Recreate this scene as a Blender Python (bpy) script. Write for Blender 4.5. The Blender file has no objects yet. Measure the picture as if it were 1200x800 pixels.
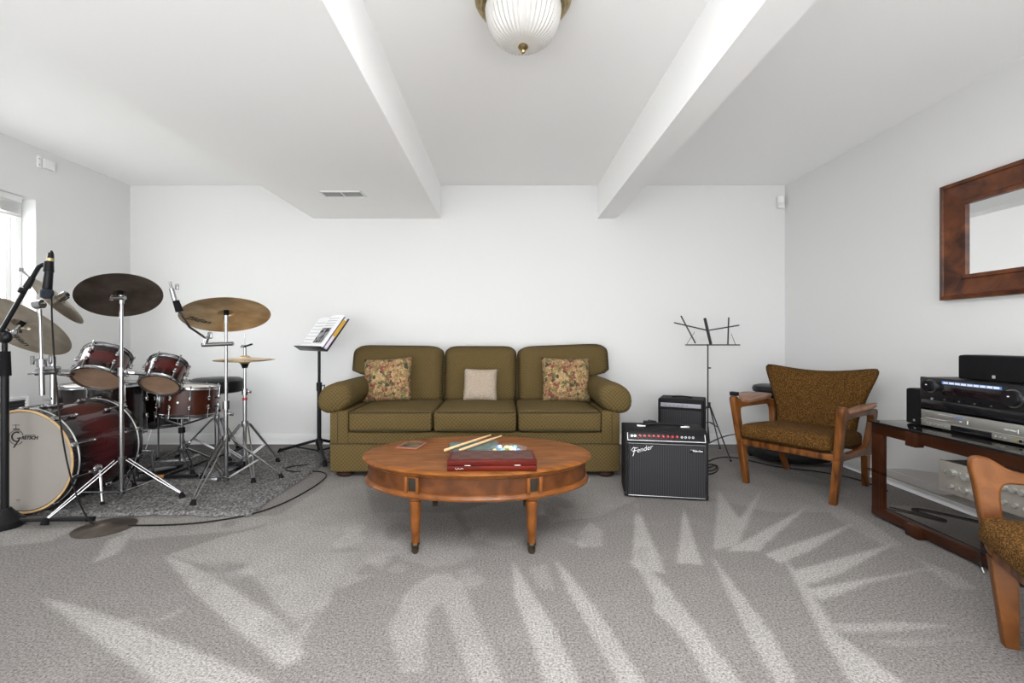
import bpy, bmesh, math, random
from math import pi, sin, cos, sqrt, radians, atan2
from mathutils import Vector, Matrix, Euler
import numpy as np

random.seed(7)
scene = bpy.context.scene
COL = scene.collection

# ------------------------------------------------------------------ camera
CAM_H, F_PX, CX, CY = 1.0, 540.0, 592.0, 396.0
cam_d = bpy.data.cameras.new('camera')
cam = bpy.data.objects.new('camera', cam_d)
COL.objects.link(cam)
cam.location = (0, 0, CAM_H)
cam.rotation_euler = (pi / 2, 0, 0)
cam_d.sensor_width = 36
cam_d.lens = 36 * F_PX / 1200
cam_d.shift_x = 8 / 1200
cam_d.shift_y = -4 / 1200
cam_d.clip_start = 0.02
scene.camera = cam

# ------------------------------------------------------------------ world, lights, exposure
world = bpy.data.worlds.new('world')
scene.world = world
world.use_nodes = True
wn = world.node_tree
bg = wn.nodes['Background']
sky = wn.nodes.new('ShaderNodeTexSky')
sky.sky_type = 'HOSEK_WILKIE'
sky.turbidity = 4
mixw = wn.nodes.new('ShaderNodeMixRGB')
mixw.inputs[0].default_value = 0.8
mixw.inputs[2].default_value = (1, 1, 1, 1)
wn.links.new(sky.outputs[0], mixw.inputs[1])
wn.links.new(mixw.outputs[0], bg.inputs[0])
bg.inputs[1].default_value = 20

def area(name, loc, target, sx, sy, power, color=(1, 1, 1)):
    l = bpy.data.lights.new(name, 'AREA')
    l.shape = 'RECTANGLE'
    l.size, l.size_y = sx, sy
    l.energy = power
    l.color = color
    o = bpy.data.objects.new(name, l)
    COL.objects.link(o)
    o.location = loc
    o.rotation_euler = (Vector(target) - Vector(loc)).to_track_quat('-Z', 'Y').to_euler()
    return o

area('flash_softbox', (-0.4, -2.6, 1.45), (-0.4, 4.0, 1.3), 4.6, 2.0, 52, (0.97, 0.985, 1))  # unseen area light added behind the camera as frontal fill
area('flash_bounce', (-0.4, -1.9, 0.7), (-0.4, -0.1, 2.44), 5.6, 2.2, 214, (0.965, 0.985, 1))  # added upward fill behind the camera, unseen, brightens the ceiling
area('ceiling_panel_light', (0.13, 0.3, 2.40), (0.13, 0.3, 0.0), 1.3, 1.6, 98, (0.98, 0.99, 1))  # no fixture here: overhead fill added for floor and seats

def bulb(name, loc, power, r):
    l = bpy.data.lights.new(name, 'POINT')
    l.energy = power
    l.shadow_soft_size = r
    l.color = (1.0, 0.99, 0.97)
    o = bpy.data.objects.new(name, l)
    COL.objects.link(o)
    o.location = loc

bulb('rear_lamp', (0.13, -0.9, 2.18), 26, 0.14)  # unseen point light added to brighten the soffit and beam faces
LAMP_POWER = 0.35

scene.view_settings.view_transform = 'Standard'
scene.view_settings.look = 'None'
scene.view_settings.gamma = 1
scene.view_settings.use_curve_mapping = False
scene.view_settings.exposure = -0.05
scene.cycles.max_bounces = 12
scene.cycles.diffuse_bounces = 6

# ------------------------------------------------------------------ helpers
def W(px, py, Y):
    return Vector(((px - CX) / F_PX * Y, Y, CAM_H - (py - CY) / F_PX * Y))

def FL(px, py, z=0.0):
    return W(px, py, (CAM_H - z) * F_PX / (py - CY))

class MB:
    def __init__(s):
        s.bm = bmesh.new()

    def _xf(s, verts, M):
        if M is not None:
            for v in verts:
                v.co = M @ v.co

    def box(s, c, size, bevel=0, M=None, seg=2):
        r = bmesh.ops.create_cube(s.bm, size=1)
        vs = r['verts']
        for v in vs:
            v.co = Vector((v.co.x * size[0], v.co.y * size[1], v.co.z * size[2]))
        if bevel > 0:
            es = list({e for v in vs for e in v.link_edges})
            rb = bmesh.ops.bevel(s.bm, geom=es, offset=bevel, segments=seg, affect='EDGES', profile=0.5)
            vs = [g for g in rb['verts']] + [v for v in vs if v.is_valid]
            vs = list(set(vs))
        T = Matrix.Translation(c)
        for v in vs:
            v.co = T @ v.co
        s._xf(vs, M)
        return s

    def cyl(s, p0, p1, r0, r1=None, n=14, caps=True):
        r1 = r0 if r1 is None else r1
        p0, p1 = Vector(p0), Vector(p1)
        d = (p1 - p0)
        q = d.to_track_quat('Z', 'Y')
        a, b = [], []
        for i in range(n):
            t = 2 * pi * i / n
            o = Vector((cos(t), sin(t), 0))
            a.append(s.bm.verts.new(p0 + q @ (o * r0)))
            b.append(s.bm.verts.new(p1 + q @ (o * r1)))
        for i in range(n):
            j = (i + 1) % n
            s.bm.faces.new((a[i], a[j], b[j], b[i]))
        if caps:
            s.bm.faces.new(a[::-1])
            s.bm.faces.new(b)
        return s

    def tube(s, pts, r, n=8, closed=False):
        pts = [Vector(p) for p in pts]
        k = len(pts)
        rs = r if isinstance(r, (list, tuple)) else [r] * k
        rings = []
        up = None
        for i, p in enumerate(pts):
            if closed:
                d = pts[(i + 1) % k] - pts[i - 1]
            else:
                d = pts[min(i + 1, k - 1)] - pts[max(i - 1, 0)]
            d.normalize()
            if up is None:
                up = Vector((0, 0, 1)) if abs(d.z) < 0.9 else Vector((1, 0, 0))
            x = d.cross(up)
            if x.length < 1e-4:
                x = d.orthogonal()
            x.normalize()
            y = x.cross(d).normalized()
            up = y
            rings.append([s.bm.verts.new(p + (x * cos(2 * pi * j / n) + y * sin(2 * pi * j / n)) * rs[i]) for j in range(n)])
        m = k if closed else k - 1
        for i in range(m):
            A, B = rings[i], rings[(i + 1) % k]
            for j in range(n):
                jj = (j + 1) % n
                s.bm.faces.new((A[j], A[jj], B[jj], B[j]))
        if not closed:
            s.bm.faces.new(rings[0][::-1])
            s.bm.faces.new(rings[-1])
        return s

    def lathe(s, prof, n=32, M=None, sx=1, sy=1, closed=False, mod=None):
        """prof: list of (r, z); r==0 ends collapse to a point"""
        rings = []
        allv = []
        for (r, z) in prof:
            if r <= 1e-6:
                v = s.bm.verts.new((0, 0, z))
                rings.append([v])
                allv.append(v)
            else:
                ring = []
                for i in range(n):
                    t = 2 * pi * i / n
                    rr = r * (mod(i, r) if mod else 1)
                    v = s.bm.verts.new((rr * cos(t) * sx, rr * sin(t) * sy, z))
                    ring.append(v)
                    allv.append(v)
                rings.append(ring)
        m = len(rings) if closed else len(rings) - 1
        for k in range(m):
            A, B = rings[k], rings[(k + 1) % len(rings)]
            if len(A) == 1 and len(B) == 1:
                continue
            for i in range(n):
                j = (i + 1) % n
                if len(A) == 1:
                    s.bm.faces.new((A[0], B[j], B[i]))
                elif len(B) == 1:
                    s.bm.faces.new((A[i], A[j], B[0]))
                else:
                    s.bm.faces.new((A[i], A[j], B[j], B[i]))
        s._xf(allv, M)
        return s

    def grid(s, fn, nu, nv, wrap_u=False):
        vs = [[s.bm.verts.new(fn(i / nu, j / nv)) for i in range(nu + (0 if wrap_u else 1))] for j in range(nv + 1)]
        for j in range(nv):
            for i in range(nu):
                ii = (i + 1) % nu if wrap_u else i + 1
                s.bm.faces.new((vs[j][i], vs[j][ii], vs[j + 1][ii], vs[j + 1][i]))
        return s

    def prism(s, poly, axis_fn, h0, h1, bevel=0):
        """poly: 2D points; axis_fn(a, b, h) -> 3D"""
        A = [s.bm.verts.new(axis_fn(a, b, h0)) for a, b in poly]
        B = [s.bm.verts.new(axis_fn(a, b, h1)) for a, b in poly]
        fs = []
        n = len(poly)
        for i in range(n):
            j = (i + 1) % n
            fs.append(s.bm.faces.new((A[i], A[j], B[j], B[i])))
        fs.append(s.bm.faces.new(A[::-1]))
        fs.append(s.bm.faces.new(B))
        if bevel > 0:
            es = list({e for f in fs[-2:] for e in f.edges})
            bmesh.ops.bevel(s.bm, geom=es, offset=bevel, segments=3, affect='EDGES', profile=0.5)
        return s

    def sphere(s, c, r, seg=16, rings=10, scale=(1, 1, 1), M=None):
        rr = bmesh.ops.create_uvsphere(s.bm, u_segments=seg, v_segments=rings, radius=r)
        for v in rr['verts']:
            v.co = Vector((v.co.x * scale[0] + c[0], v.co.y * scale[1] + c[1], v.co.z * scale[2] + c[2]))
        s._xf(rr['verts'], M)
        return s

    def mesh(s, name, angle=38):
        bmesh.ops.recalc_face_normals(s.bm, faces=s.bm.faces)
        me = bpy.data.meshes.new(name)
        s.bm.to_mesh(me)
        s.bm.free()
        me.polygons.foreach_set('use_smooth', [True] * len(me.polygons))
        me.set_sharp_from_angle(angle=radians(angle))
        return me

def add(name, me, m, parent=None, M=None):
    if isinstance(me, MB):
        me = me.mesh(name)
    if m is not None and len(me.materials) == 0:
        me.materials.append(m)
    o = bpy.data.objects.new(name, me)
    COL.objects.link(o)
    if parent is not None:
        o.parent = parent
    if M is not None:
        o.matrix_local = M
    return o

def tag(o, label, cat, group=None, kind=None):
    o['label'] = label
    o['category'] = cat
    if group:
        o['group'] = group
    if kind:
        o['kind'] = kind
    return o

def thing(name, label, cat, loc=(0, 0, 0), rotz=0.0, group=None, R=None):
    o = bpy.data.objects.new(name, None)
    COL.objects.link(o)
    o.empty_display_size = 0.05
    o.location = loc
    o.rotation_euler = R.to_euler() if R is not None else (0, 0, rotz)
    return tag(o, label, cat, group)

def struct(name, mb, m, label, cat):
    o = add(name, mb, m)
    return tag(o, label, cat, kind='structure')

def dup(root, loc, rotz):
    r = root.copy()
    COL.objects.link(r)
    r.location = loc
    r.rotation_euler = (0, 0, rotz)
    for ch in list(root.children):
        c = ch.copy()
        COL.objects.link(c)
        c.parent = r
        for g in ch.children:
            d = g.copy()
            COL.objects.link(d)
            d.parent = c
    return r

def curve_mesh(cu, name):
    o = bpy.data.objects.new('tmp_curve', cu)
    COL.objects.link(o)
    dg = bpy.context.evaluated_depsgraph_get()
    dg.update()
    me = bpy.data.meshes.new_from_object(o.evaluated_get(dg))
    me.name = name
    bpy.data.objects.remove(o)
    bpy.data.curves.remove(cu)
    return me

def plate(name, polys, extrude, bevel=0.0, res=2, smooth=None):
    """flat plate (curve XY plane) with holes; polys: list of closed 2D outlines"""
    cu = bpy.data.curves.new(name, 'CURVE')
    cu.dimensions = '2D'
    cu.fill_mode = 'BOTH'
    cu.extrude = extrude
    cu.bevel_depth = bevel
    cu.bevel_resolution = res
    cu.offset = -bevel
    for poly in polys:
        if smooth:
            poly = chaikin(poly, smooth)
        sp = cu.splines.new('POLY')
        sp.points.add(len(poly) - 1)
        for p, (a, b) in zip(sp.points, poly):
            p.co = (a, b, 0, 1)
        sp.use_cyclic_u = True
    me = curve_mesh(cu, name)
    me.polygons.foreach_set('use_smooth', [True] * len(me.polygons))
    me.set_sharp_from_angle(angle=radians(40))
    return me

def chaikin(poly, k=2, closed=True):
    for _ in range(k):
        out = []
        n = len(poly)
        for i in range(n if closed else n - 1):
            a, b = poly[i], poly[(i + 1) % n]
            out.append(tuple(a[q] * .75 + b[q] * .25 for q in range(len(a))))
            out.append(tuple(a[q] * .25 + b[q] * .75 for q in range(len(a))))
        if not closed:
            out = [tuple(poly[0])] + out + [tuple(poly[-1])]
        poly = out
    return poly

def text_mesh(body, size, shear=0.0, extrude=0.0006, bold=0.0, align='CENTER', spacing=1.0):
    cu = bpy.data.curves.new('lettering', 'FONT')
    cu.body = body
    cu.size = size
    cu.shear = shear
    cu.extrude = extrude
    cu.offset = bold
    cu.align_x = align
    cu.align_y = 'CENTER'
    cu.space_character = spacing
    cu.resolution_u = 3
    return curve_mesh(cu, 'lettering')

YZX = Matrix(((0, 0, 1, 0), (1, 0, 0, 0), (0, 1, 0, 0), (0, 0, 0, 1)))   # plate x->y, y->z, normal->x
FRONT = Matrix(((1, 0, 0, 0), (0, 0, -1, 0), (0, 1, 0, 0), (0, 0, 0, 1)))  # plate x->x, y->z, normal->-y

def at(x, y, z):
    return Matrix.Translation((x, y, z))

def basis(z, xref=(1, 0, 0)):
    z = Vector(z).normalized()
    x = Vector(xref) - z * Vector(xref).dot(z)
    x.normalize()
    y = z.cross(x)
    return Matrix((x, y, z)).transposed()

# ------------------------------------------------------------------ materials
def new_mat(name):
    m = bpy.data.materials.new(name)
    m.use_nodes = True
    nt = m.node_tree
    return m, nt, nt.nodes['Principled BSDF']

def node(nt, kind, **kw):
    n = nt.nodes.new(kind)
    for k, v in kw.items():
        setattr(n, k, v)
    return n

def plain(name, col, rough=0.5, metal=0.0, noise=0.0, nscale=20, bump=0.0, bscale=80, coat=0.0, spec=None):
    m, nt, b = new_mat(name)
    b.inputs['Base Color'].default_value = (*col, 1)
    b.inputs['Roughness'].default_value = rough
    b.inputs['Metallic'].default_value = metal
    b.inputs['Coat Weight'].default_value = coat
    if spec is not None:
        b.inputs['Specular IOR Level'].default_value = spec
    tc = node(nt, 'ShaderNodeTexCoord')
    if noise > 0:
        n = node(nt, 'ShaderNodeTexNoise')
        n.inputs['Scale'].default_value = nscale
        n.inputs['Detail'].default_value = 4
        nt.links.new(tc.outputs['Object'], n.inputs['Vector'])
        r = node(nt, 'ShaderNodeValToRGB')
        r.color_ramp.elements[0].position = 0.3
        r.color_ramp.elements[1].position = 0.7
        r.color_ramp.elements[0].color = (*[c * (1 - noise) for c in col], 1)
        r.color_ramp.elements[1].color = (*[min(1, c * (1 + noise)) for c in col], 1)
        nt.links.new(n.outputs['Fac'], r.inputs[0])
        nt.links.new(r.outputs[0], b.inputs['Base Color'])
    if bump > 0:
        n2 = node(nt, 'ShaderNodeTexNoise')
        n2.inputs['Scale'].default_value = bscale
        n2.inputs['Detail'].default_value = 3
        nt.links.new(tc.outputs['Object'], n2.inputs['Vector'])
        bp = node(nt, 'ShaderNodeBump')
        bp.inputs['Strength'].default_value = bump
        bp.inputs['Distance'].default_value = 0.01
        nt.links.new(n2.outputs['Fac'], bp.inputs['Height'])
        nt.links.new(bp.outputs[0], b.inputs['Normal'])
    return m

def wood(name, dark, light, scale=(3, 30, 30), rough=0.35, coat=0.2, detail=6, spec=0.22):
    m, nt, b = new_mat(name)
    b.inputs['Specular IOR Level'].default_value = spec
    coat *= 0.5
    tc = node(nt, 'ShaderNodeTexCoord')
    mp = node(nt, 'ShaderNodeMapping')
    mp.inputs['Scale'].default_value = scale
    nt.links.new(tc.outputs['Object'], mp.inputs[0])
    n = node(nt, 'ShaderNodeTexNoise')
    n.inputs['Scale'].default_value = 1.0
    n.inputs['Detail'].default_value = detail
    n.inputs['Distortion'].default_value = 0.6
    nt.links.new(mp.outputs[0], n.inputs['Vector'])
    r = node(nt, 'ShaderNodeValToRGB')
    r.color_ramp.elements[0].position = 0.32
    r.color_ramp.elements[1].position = 0.68
    r.color_ramp.elements[0].color = (*dark, 1)
    r.color_ramp.elements[1].color = (*light, 1)
    nt.links.new(n.outputs['Fac'], r.inputs[0])
    nt.links.new(r.outputs[0], b.inputs['Base Color'])
    b.inputs['Roughness'].default_value = rough
    b.inputs['Coat Weight'].default_value = coat
    b.inputs['Coat Roughness'].default_value = 0.2
    return m

def weave(name, dark, light, k=300, rough=0.9, bump=0.25, speckle=0.25):
    """woven upholstery with a small diamond pattern"""
    m, nt, b = new_mat(name)
    tc = node(nt, 'ShaderNodeTexCoord')
    sx = node(nt, 'ShaderNodeSeparateXYZ')
    nt.links.new(tc.outputs['Object'], sx.inputs[0])
    def math_(op, a, bb=None, c=None):
        n = node(nt, 'ShaderNodeMath', operation=op)
        for i, q in enumerate((a, bb, c)):
            if q is None:
                continue
            if isinstance(q, (int, float)):
                n.inputs[i].default_value = q
            else:
                nt.links.new(q, n.inputs[i])
        return n.outputs[0]
    yz = math_('ADD', sx.outputs[2], math_('MULTIPLY', sx.outputs[1], 0.8))
    s1 = math_('SINE', math_('MULTIPLY', sx.outputs[0], k))
    s2 = math_('SINE', math_('MULTIPLY', yz, k))
    p = math_('MULTIPLY', s1, s2)
    n = node(nt, 'ShaderNodeTexNoise')
    n.inputs['Scale'].default_value = 160
    n.inputs['Detail'].default_value = 3
    nt.links.new(tc.outputs['Object'], n.inputs['Vector'])
    f = math_('MULTIPLY_ADD', p, 0.26, 0.5)
    f = math_('ADD', f, math_('MULTIPLY', math_('SUBTRACT', n.outputs['Fac'], 0.5), speckle * 4))
    r = node(nt, 'ShaderNodeValToRGB')
    r.color_ramp.elements[0].position = 0.1
    r.color_ramp.elements[1].position = 0.9
    r.color_ramp.elements[0].color = (*dark, 1)
    r.color_ramp.elements[1].color = (*light, 1)
    nt.links.new(f, r.inputs[0])
    nt.links.new(r.outputs[0], b.inputs['Base Color'])
    b.inputs['Roughness'].default_value = rough
    b.inputs['Specular IOR Level'].default_value = 0.12
    bp = node(nt, 'ShaderNodeBump')
    bp.inputs['Strength'].default_value = bump
    bp.inputs['Distance'].default_value = 0.004
    nt.links.new(f, bp.inputs['Height'])
    nt.links.new(bp.outputs[0], b.inputs['Normal'])
    return m

def ramp_noise(name, stops, scale, rough=0.9, kind='noise', detail=4, bump=0.0, interp='LINEAR', vec=None):
    m, nt, b = new_mat(name)
    tc = node(nt, 'ShaderNodeTexCoord')
    if kind == 'noise':
        n = node(nt, 'ShaderNodeTexNoise')
        n.inputs['Detail'].default_value = detail
        out = 'Fac'
    else:
        n = node(nt, 'ShaderNodeTexVoronoi')
        out = 'Color'
    n.inputs['Scale'].default_value = scale
    src = tc.outputs['Object']
    if vec:
        mp = node(nt, 'ShaderNodeMapping')
        mp.inputs['Scale'].default_value = vec
        nt.links.new(src, mp.inputs[0])
        src = mp.outputs[0]
    nt.links.new(src, n.inputs['Vector'])
    r = node(nt, 'ShaderNodeValToRGB')
    r.color_ramp.interpolation = interp
    els = r.color_ramp.elements
    while len(els) < len(stops):
        els.new(0.5)
    for e, (p, c) in zip(els, stops):
        e.position = p
        e.color = (*c, 1)
    nt.links.new(n.outputs[out], r.inputs[0])
    nt.links.new(r.outputs[0], b.inputs['Base Color'])
    b.inputs['Roughness'].default_value = rough
    b.inputs['Specular IOR Level'].default_value = 0.12
    if bump:
        bp = node(nt, 'ShaderNodeBump')
        bp.inputs['Strength'].default_value = bump
        bp.inputs['Distance'].default_value = 0.01
        nt.links.new(n.outputs['Fac' if kind == 'noise' else 'Distance'], bp.inputs['Height'])
        nt.links.new(bp.outputs[0], b.inputs['Normal'])
    return m

WALL = plain('wall_paint', (0.70, 0.70, 0.695), 0.85, bump=0.03, bscale=220)
CEIL = plain('ceiling_paint', (0.90, 0.90, 0.895), 0.9, bump=0.03, bscale=180)
TRIM = plain('trim_paint', (0.83, 0.83, 0.825), 0.45)
PLASTIC_W = plain('white_plastic', (0.80, 0.80, 0.79), 0.45)
CHROME = plain('chrome', (0.36, 0.36, 0.37), 0.2, 1.0)
STEEL = plain('brushed_steel', (0.42, 0.42, 0.43), 0.3, 1.0)
BLACK = plain('black_plastic', (0.008, 0.008, 0.009), 0.45, spec=0.14)
BLACKM = plain('black_metal', (0.009, 0.009, 0.010), 0.35, spec=0.18)
BLACKGLOSS = plain('black_gloss', (0.008, 0.008, 0.01), 0.12)
RUBBER = plain('rubber', (0.008, 0.008, 0.009), 0.8, spec=0.12)
TOLEX = plain('black_tolex', (0.012, 0.012, 0.013), 0.6, spec=0.14, bump=0.4, bscale=420)
VINYL = plain('black_vinyl', (0.010, 0.010, 0.011), 0.4, bump=0.1, bscale=60, spec=0.25)
SOFA = weave('olive_upholstery', (0.054, 0.037, 0.013), (0.150, 0.105, 0.041), k=225, speckle=0.16)
PIPING = plain('olive_piping', (0.042, 0.031, 0.011), 0.9)
TWEED = ramp_noise('brown_tweed', [(0.36, (0.024, 0.011, 0.002)), (0.5, (0.076, 0.034, 0.007)), (0.64, (0.165, 0.083, 0.022))], 190, detail=2, bump=0.5)
CHAIRWOOD = wood('walnut_arm', (0.048, 0.015, 0.004), (0.205, 0.074, 0.018), (26, 6, 6), 0.36, 0.12, 7, 0.18)
PADDLE = wood('worn_walnut', (0.13, 0.065, 0.04), (0.28, 0.15, 0.095), (30, 5, 5), 0.4, 0.15)
TABLETOP = wood('table_top_wood', (0.105, 0.036, 0.008), (0.24, 0.083, 0.020), (7, 26, 26), 0.40, 0.0, 6, 0.09)
TABLEWOOD = wood('table_wood', (0.095, 0.030, 0.006), (0.20, 0.066, 0.014), (14, 14, 14), 0.35, 0.2)
TABLEPANEL = wood('table_panel_wood', (0.060, 0.019, 0.005), (0.125, 0.041, 0.011), (14, 14, 14), 0.36, 0.3)
DARKINSET = plain('dark_inset', (0.025, 0.021, 0.016), 0.5, spec=0.12)
MAHOG = wood('mahogany', (0.052, 0.004, 0.002), (0.100, 0.008, 0.003), (5, 40, 40), 0.5, 0.1, 6, 0.12)
STANDWOOD = wood('stand_cherry', (0.015, 0.0045, 0.002), (0.046, 0.0135, 0.005), (20, 3, 12), 0.3, 0.3)
MIRRORWOOD = wood('mirror_frame_wood', (0.036, 0.011, 0.006), (0.165, 0.052, 0.019), (7, 9, 9), 0.36, 0.25)
DARKWOOD = wood('bun_foot_wood', (0.015, 0.007, 0.005), (0.04, 0.018, 0.012), (10, 10, 10), 0.5, 0.1)
BRASS = plain('antique_brass', (0.36, 0.28, 0.13), 0.35, 1.0, noise=0.25, nscale=40)
BRASSD = plain('dark_brass', (0.06, 0.045, 0.03), 0.4, 0.8)
MAPLE = wood('maple', (0.42, 0.27, 0.12), (0.56, 0.38, 0.19), (3, 25, 25), 0.4, 0.2)
STICK = wood('hickory', (0.58, 0.38, 0.19), (0.72, 0.52, 0.30), (3, 60, 60), 0.45, 0.1)
HEAD = plain('coated_drum_head', (0.255, 0.232, 0.212), 0.7, noise=0.04, nscale=6)
HEADTAN = plain('tan_resonant_head', (0.30, 0.19, 0.125), 0.35, noise=0.15, nscale=14)
HEADW = plain('white_batter_head', (0.62, 0.58, 0.53), 0.6)
REDKNOB = plain('red_knob', (0.36, 0.012, 0.018), 0.35)
SILVER = plain('silver_faceplate', (0.34, 0.335, 0.31), 0.42, 0.75)
SILVERK = plain('silver_knob', (0.62, 0.61, 0.59), 0.38, 0.85)
DULL = plain('dull_chrome', (0.20, 0.20, 0.205), 0.25, 1.0)
PAPER = plain('paper', (0.74, 0.73, 0.74), 0.8)
INK = plain('black_ink', (0.01, 0.01, 0.01), 0.7)
GREYINK = plain('grey_ink', (0.16, 0.155, 0.15), 0.8)
WHITEINK = plain('white_ink', (0.78, 0.78, 0.78), 0.6)
MIRROR = plain('mirror_glass', (0.93, 0.94, 0.94), 0.01, 1.0)
LCD = plain('display_glass', (0.01, 0.006, 0.008), 0.1)
BLUESTRIP = plain('blue_sticker', (0.10, 0.22, 0.55), 0.5)
CORDM = plain('cord_rubber', (0.010, 0.009, 0.008), 0.6, spec=0.2)

def burst(name, lo, mid, axis_len, coat=0.55):
    """drum lacquer: burgundy in the middle fading to black at both ends of the shell"""
    m, nt, b = new_mat(name)
    tc = node(nt, 'ShaderNodeTexCoord')
    sx = node(nt, 'ShaderNodeSeparateXYZ')
    nt.links.new(tc.outputs['Object'], sx.inputs[0])
    dv = node(nt, 'ShaderNodeMath', operation='DIVIDE')
    nt.links.new(sx.outputs[2], dv.inputs[0])
    dv.inputs[1].default_value = axis_len
    r = node(nt, 'ShaderNodeValToRGB')
    els = r.color_ramp.elements
    els.new(0.5); els.new(0.5)
    for e, (p, c) in zip(els, [(0.12, lo), (0.42, mid), (0.60, mid), (0.88, lo)]):
        e.position = p
        e.color = (*c, 1)
    nt.links.new(dv.outputs[0], r.inputs[0])
    nt.links.new(r.outputs[0], b.inputs['Base Color'])
    b.inputs['Roughness'].default_value = 0.22
    b.inputs['Coat Weight'].default_value = coat
    b.inputs['Coat Roughness'].default_value = 0.05
    b.inputs['Specular IOR Level'].default_value = 0.25
    return m

def grille(name, a, bcol, k, axis=0):
    m, nt, b = new_mat(name)
    tc = node(nt, 'ShaderNodeTexCoord')
    sx = node(nt, 'ShaderNodeSeparateXYZ')
    nt.links.new(tc.outputs['Object'], sx.inputs[0])
    mu = node(nt, 'ShaderNodeMath', operation='MULTIPLY')
    mu.inputs[1].default_value = k
    nt.links.new(sx.outputs[axis], mu.inputs[0])
    si = node(nt, 'ShaderNodeMath', operation='SINE')
    nt.links.new(mu.outputs[0], si.inputs[0])
    b.inputs['Specular IOR Level'].default_value = 0.1
    ma = node(nt, 'ShaderNodeMath', operation='MULTIPLY_ADD')
    ma.inputs[1].default_value = 0.5
    ma.inputs[2].default_value = 0.5
    nt.links.new(si.outputs[0], ma.inputs[0])
    mx = node(nt, 'ShaderNodeMixRGB')
    mx.inputs[1].default_value = (*a, 1)
    mx.inputs[2].default_value = (*bcol, 1)
    nt.links.new(ma.outputs[0], mx.inputs[0])
    nt.links.new(mx.outputs[0], b.inputs['Base Color'])
    b.inputs['Roughness'].default_value = 0.75
    return m

def cymbal_mat(name, a, bcol, rough=0.32):
    m, nt, b = new_mat(name)
    tc = node(nt, 'ShaderNodeTexCoord')
    ln = node(nt, 'ShaderNodeVectorMath', operation='LENGTH')
    nt.links.new(tc.outputs['Object'], ln.inputs[0])
    mu = node(nt, 'ShaderNodeMath', operation='MULTIPLY')
    mu.inputs[1].default_value = 900
    nt.links.new(ln.outputs['Value'], mu.inputs[0])
    si = node(nt, 'ShaderNodeMath', operation='SINE')
    nt.links.new(mu.outputs[0], si.inputs[0])
    n = node(nt, 'ShaderNodeTexNoise')
    n.inputs['Scale'].default_value = 7
    n.inputs['Detail'].default_value = 5
    nt.links.new(tc.outputs['Object'], n.inputs['Vector'])
    r = node(nt, 'ShaderNodeValToRGB')
    r.color_ramp.elements[0].position = 0.35
    r.color_ramp.elements[1].position = 0.65
    r.color_ramp.elements[0].color = (*a, 1)
    r.color_ramp.elements[1].color = (*bcol, 1)
    nt.links.new(n.outputs['Fac'], r.inputs[0])
    nt.links.new(r.outputs[0], b.inputs['Base Color'])
    bp = node(nt, 'ShaderNodeBump')
    bp.inputs['Strength'].default_value = 0.25
    bp.inputs['Distance'].default_value = 0.001
    nt.links.new(si.outputs[0], bp.inputs['Height'])
    nt.links.new(bp.outputs[0], b.inputs['Normal'])
    b.inputs['Metallic'].default_value = 0.85
    b.inputs['Roughness'].default_value = rough
    return m

CYM_DARK = cymbal_mat('dark_bronze', (0.095, 0.076, 0.062), (0.18, 0.145, 0.12), 0.5)
CYM_GOLD = cymbal_mat('golden_bronze', (0.46, 0.32, 0.175), (0.72, 0.57, 0.37), 0.36)
CYM_PALE = cymbal_mat('pale_bronze', (0.29, 0.24, 0.18), (0.43, 0.37, 0.285), 0.38)
CYM_FLOOR = cymbal_mat('grey_bronze', (0.07, 0.055, 0.045), (0.17, 0.14, 0.12), 0.5)

def glass_mat(name, tint, rough=0.03, mix=0.75):
    """smoked shelf glass: mostly see-through, with a real surface reflection"""
    m, nt, b = new_mat(name)
    out = nt.nodes['Material Output']
    tr = node(nt, 'ShaderNodeBsdfTransparent')
    tr.inputs[0].default_value = (*tint, 1)
    gl = node(nt, 'ShaderNodeBsdfGlossy')
    gl.inputs['Roughness'].default_value = rough
    fr = node(nt, 'ShaderNodeFresnel')
    fr.inputs[0].default_value = 1.5
    mx = node(nt, 'ShaderNodeMixShader')
    ge = node(nt, 'ShaderNodeNewGeometry')
    sb_ = node(nt, 'ShaderNodeMath', operation='SUBTRACT')
    sb_.inputs[0].default_value = 1
    nt.links.new(ge.outputs['Backfacing'], sb_.inputs[1])
    ml_ = node(nt, 'ShaderNodeMath', operation='MULTIPLY')
    nt.links.new(fr.outputs[0], ml_.inputs[0])
    nt.links.new(sb_.outputs[0], ml_.inputs[1])
    nt.links.new(ml_.outputs[0], mx.inputs[0])
    nt.links.new(tr.outputs[0], mx.inputs[1])
    nt.links.new(gl.outputs[0], mx.inputs[2])
    nt.links.new(mx.outputs[0], out.inputs[0])
    return m

SMOKED = glass_mat('smoked_glass', (0.72, 0.69, 0.67))
WINGLASS = glass_mat('window_glass', (0.95, 0.97, 0.97))
BAGFILM = glass_mat('clear_film', (0.96, 0.97, 0.98), 0.08)
_nt = BAGFILM.node_tree
_df = node(_nt, 'ShaderNodeBsdfDiffuse')
_df.inputs[0].default_value = (0.8, 0.82, 0.86, 1)
_mx = node(_nt, 'ShaderNodeMixShader')
_mx.inputs[0].default_value = 0.05
_old = _nt.nodes['Material Output'].inputs[0].links[0].from_socket
_nt.links.new(_old, _mx.inputs[1])
_nt.links.new(_df.outputs[0], _mx.inputs[2])
_nt.links.new(_mx.outputs[0], _nt.nodes['Material Output'].inputs[0])

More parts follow.
